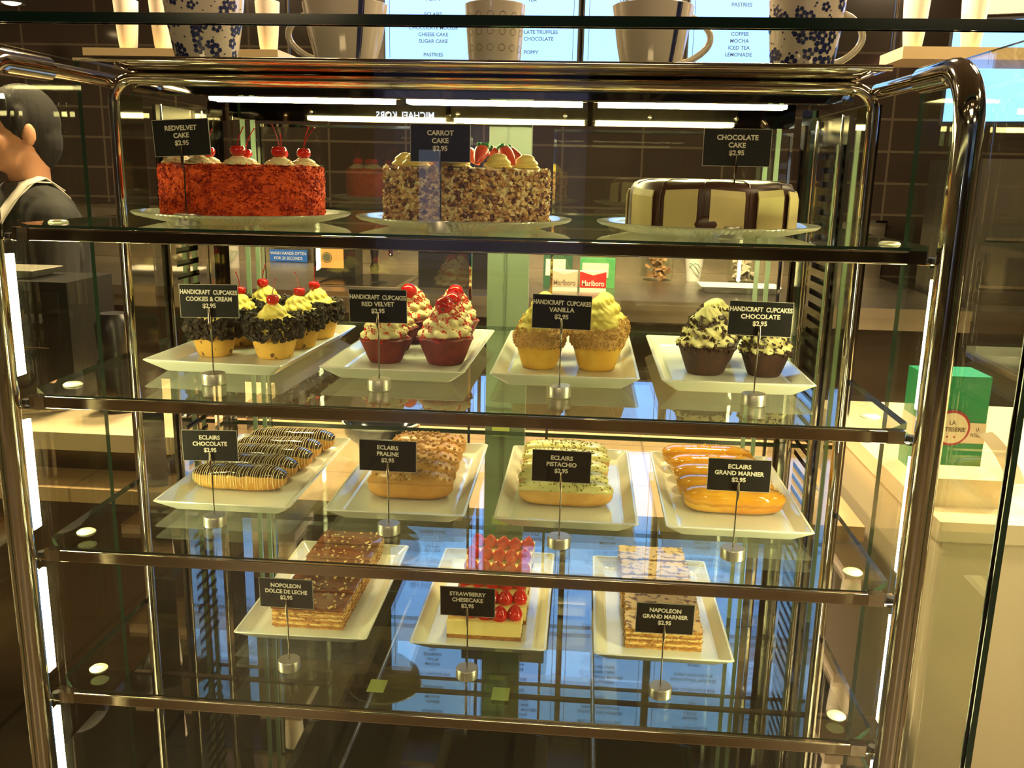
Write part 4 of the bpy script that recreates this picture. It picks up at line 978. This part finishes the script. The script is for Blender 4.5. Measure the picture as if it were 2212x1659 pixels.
h.ball(L((0, .022, hz + .03)), .082, .098, .104, seg=24, rings=16, rot=FR)
h.ball(L((0, .06, hz - .02)), .072, .06, .085, rot=FR); h.ball(L((0, -.045, hz + .085)), .064, .045, .034, rot=FR)
for sx in (-1, 1): h.ball(L((sx * .074, -.012, hz + .03)), .012, .02, .04, rot=FR)
ho = h.build('hair', HAIR, body, True); rm = ho.modifiers.new('r', 'REMESH'); rm.mode = 'VOXEL'; rm.voxel_size = .006; rm.use_smooth_shade = True
for sx in (-1, 1):
    e = MB().ball(L((sx * .031, -.079, hz + .014)), .012, .008, .007, rot=FR).build('eye', mat('eye_white', (.7, .68, .62), .2), body, True)
    MB().ball(L((sx * .031, -.086, hz + .014)), .005, .003, .005, rot=FR).build('iris', BLACK, e, True)
s = MB()
s.tube([L((0, .02, .86)), L((0, .02, 1.1)), L((0, .02, 1.25)), L((0, .02, 1.35)), L((0, .022, 1.395))], [.155, .14, .155, .11, .068], 24)
s.tube([L((-.17, .02, 1.31)), L((0, .02, 1.34)), L((.17, .02, 1.31))], [.072, .08, .072], 16); s.tube([L((-.15, .02, 1.2)), L((0, .02, 1.2)), L((.15, .02, 1.2))], [.085, .135, .085], 16)
for sx in (-1, 1): s.tube([L((sx * .185, .02, 1.305)), L((sx * .225, .0, 1.08)), L((sx * .228, -.005, 1.04)), L((sx * .2, -.12, 1.015))], [.068, .058, .054, .046], 14); s.ball(L((sx * .185, .02, 1.3)), .068, rot=FR)
so = s.build('shirt', SHIRT, body, True); rm = so.modifiers.new('r', 'REMESH'); rm.mode = 'VOXEL'; rm.voxel_size = .008; rm.use_smooth_shade = True
a = MB(); vs = []
for i in range(15):      # collar band running over the near shoulder and down the back
    t = i / 14; ang = -1.9 + 3.9 * t
    y = -.17 * math.cos(ang) + .02; zt = 1.375 - .12 * (1 - math.cos(ang - 0)) * 0 - (.0 if abs(ang) < 99 else 0)
    z = 1.402 - .22 * (abs(y - .02) / .17) ** 1.6
    for xx in (.04, .13): vs.append(L((xx, y * (1.0), z + .012 - .05 * (xx - .062))))
a.add(vs, [(2 * i, 2 * i + 1, 2 * i + 3, 2 * i + 2) for i in range(14)])
ao = a.build('apron_strap', APR, body, True); sm = ao.modifiers.new('t', 'SOLIDIFY'); sm.thickness = .004
b = MB(); vs = []
for i in range(7):
    z = 1.3 - .5 * i / 6
    for j in range(7): t = j / 6 * 2 - 1; vs.append(L((.15 * t, -.165 + .06 * t * t, z)))
b.add(vs, [(7 * i + j, 7 * i + j + 1, 7 * (i + 1) + j + 1, 7 * (i + 1) + j) for i in range(6) for j in range(6)])
bo = b.build('apron_bib', APR, body, True); sm = bo.modifiers.new('t', 'SOLIDIFY'); sm.thickness = .004
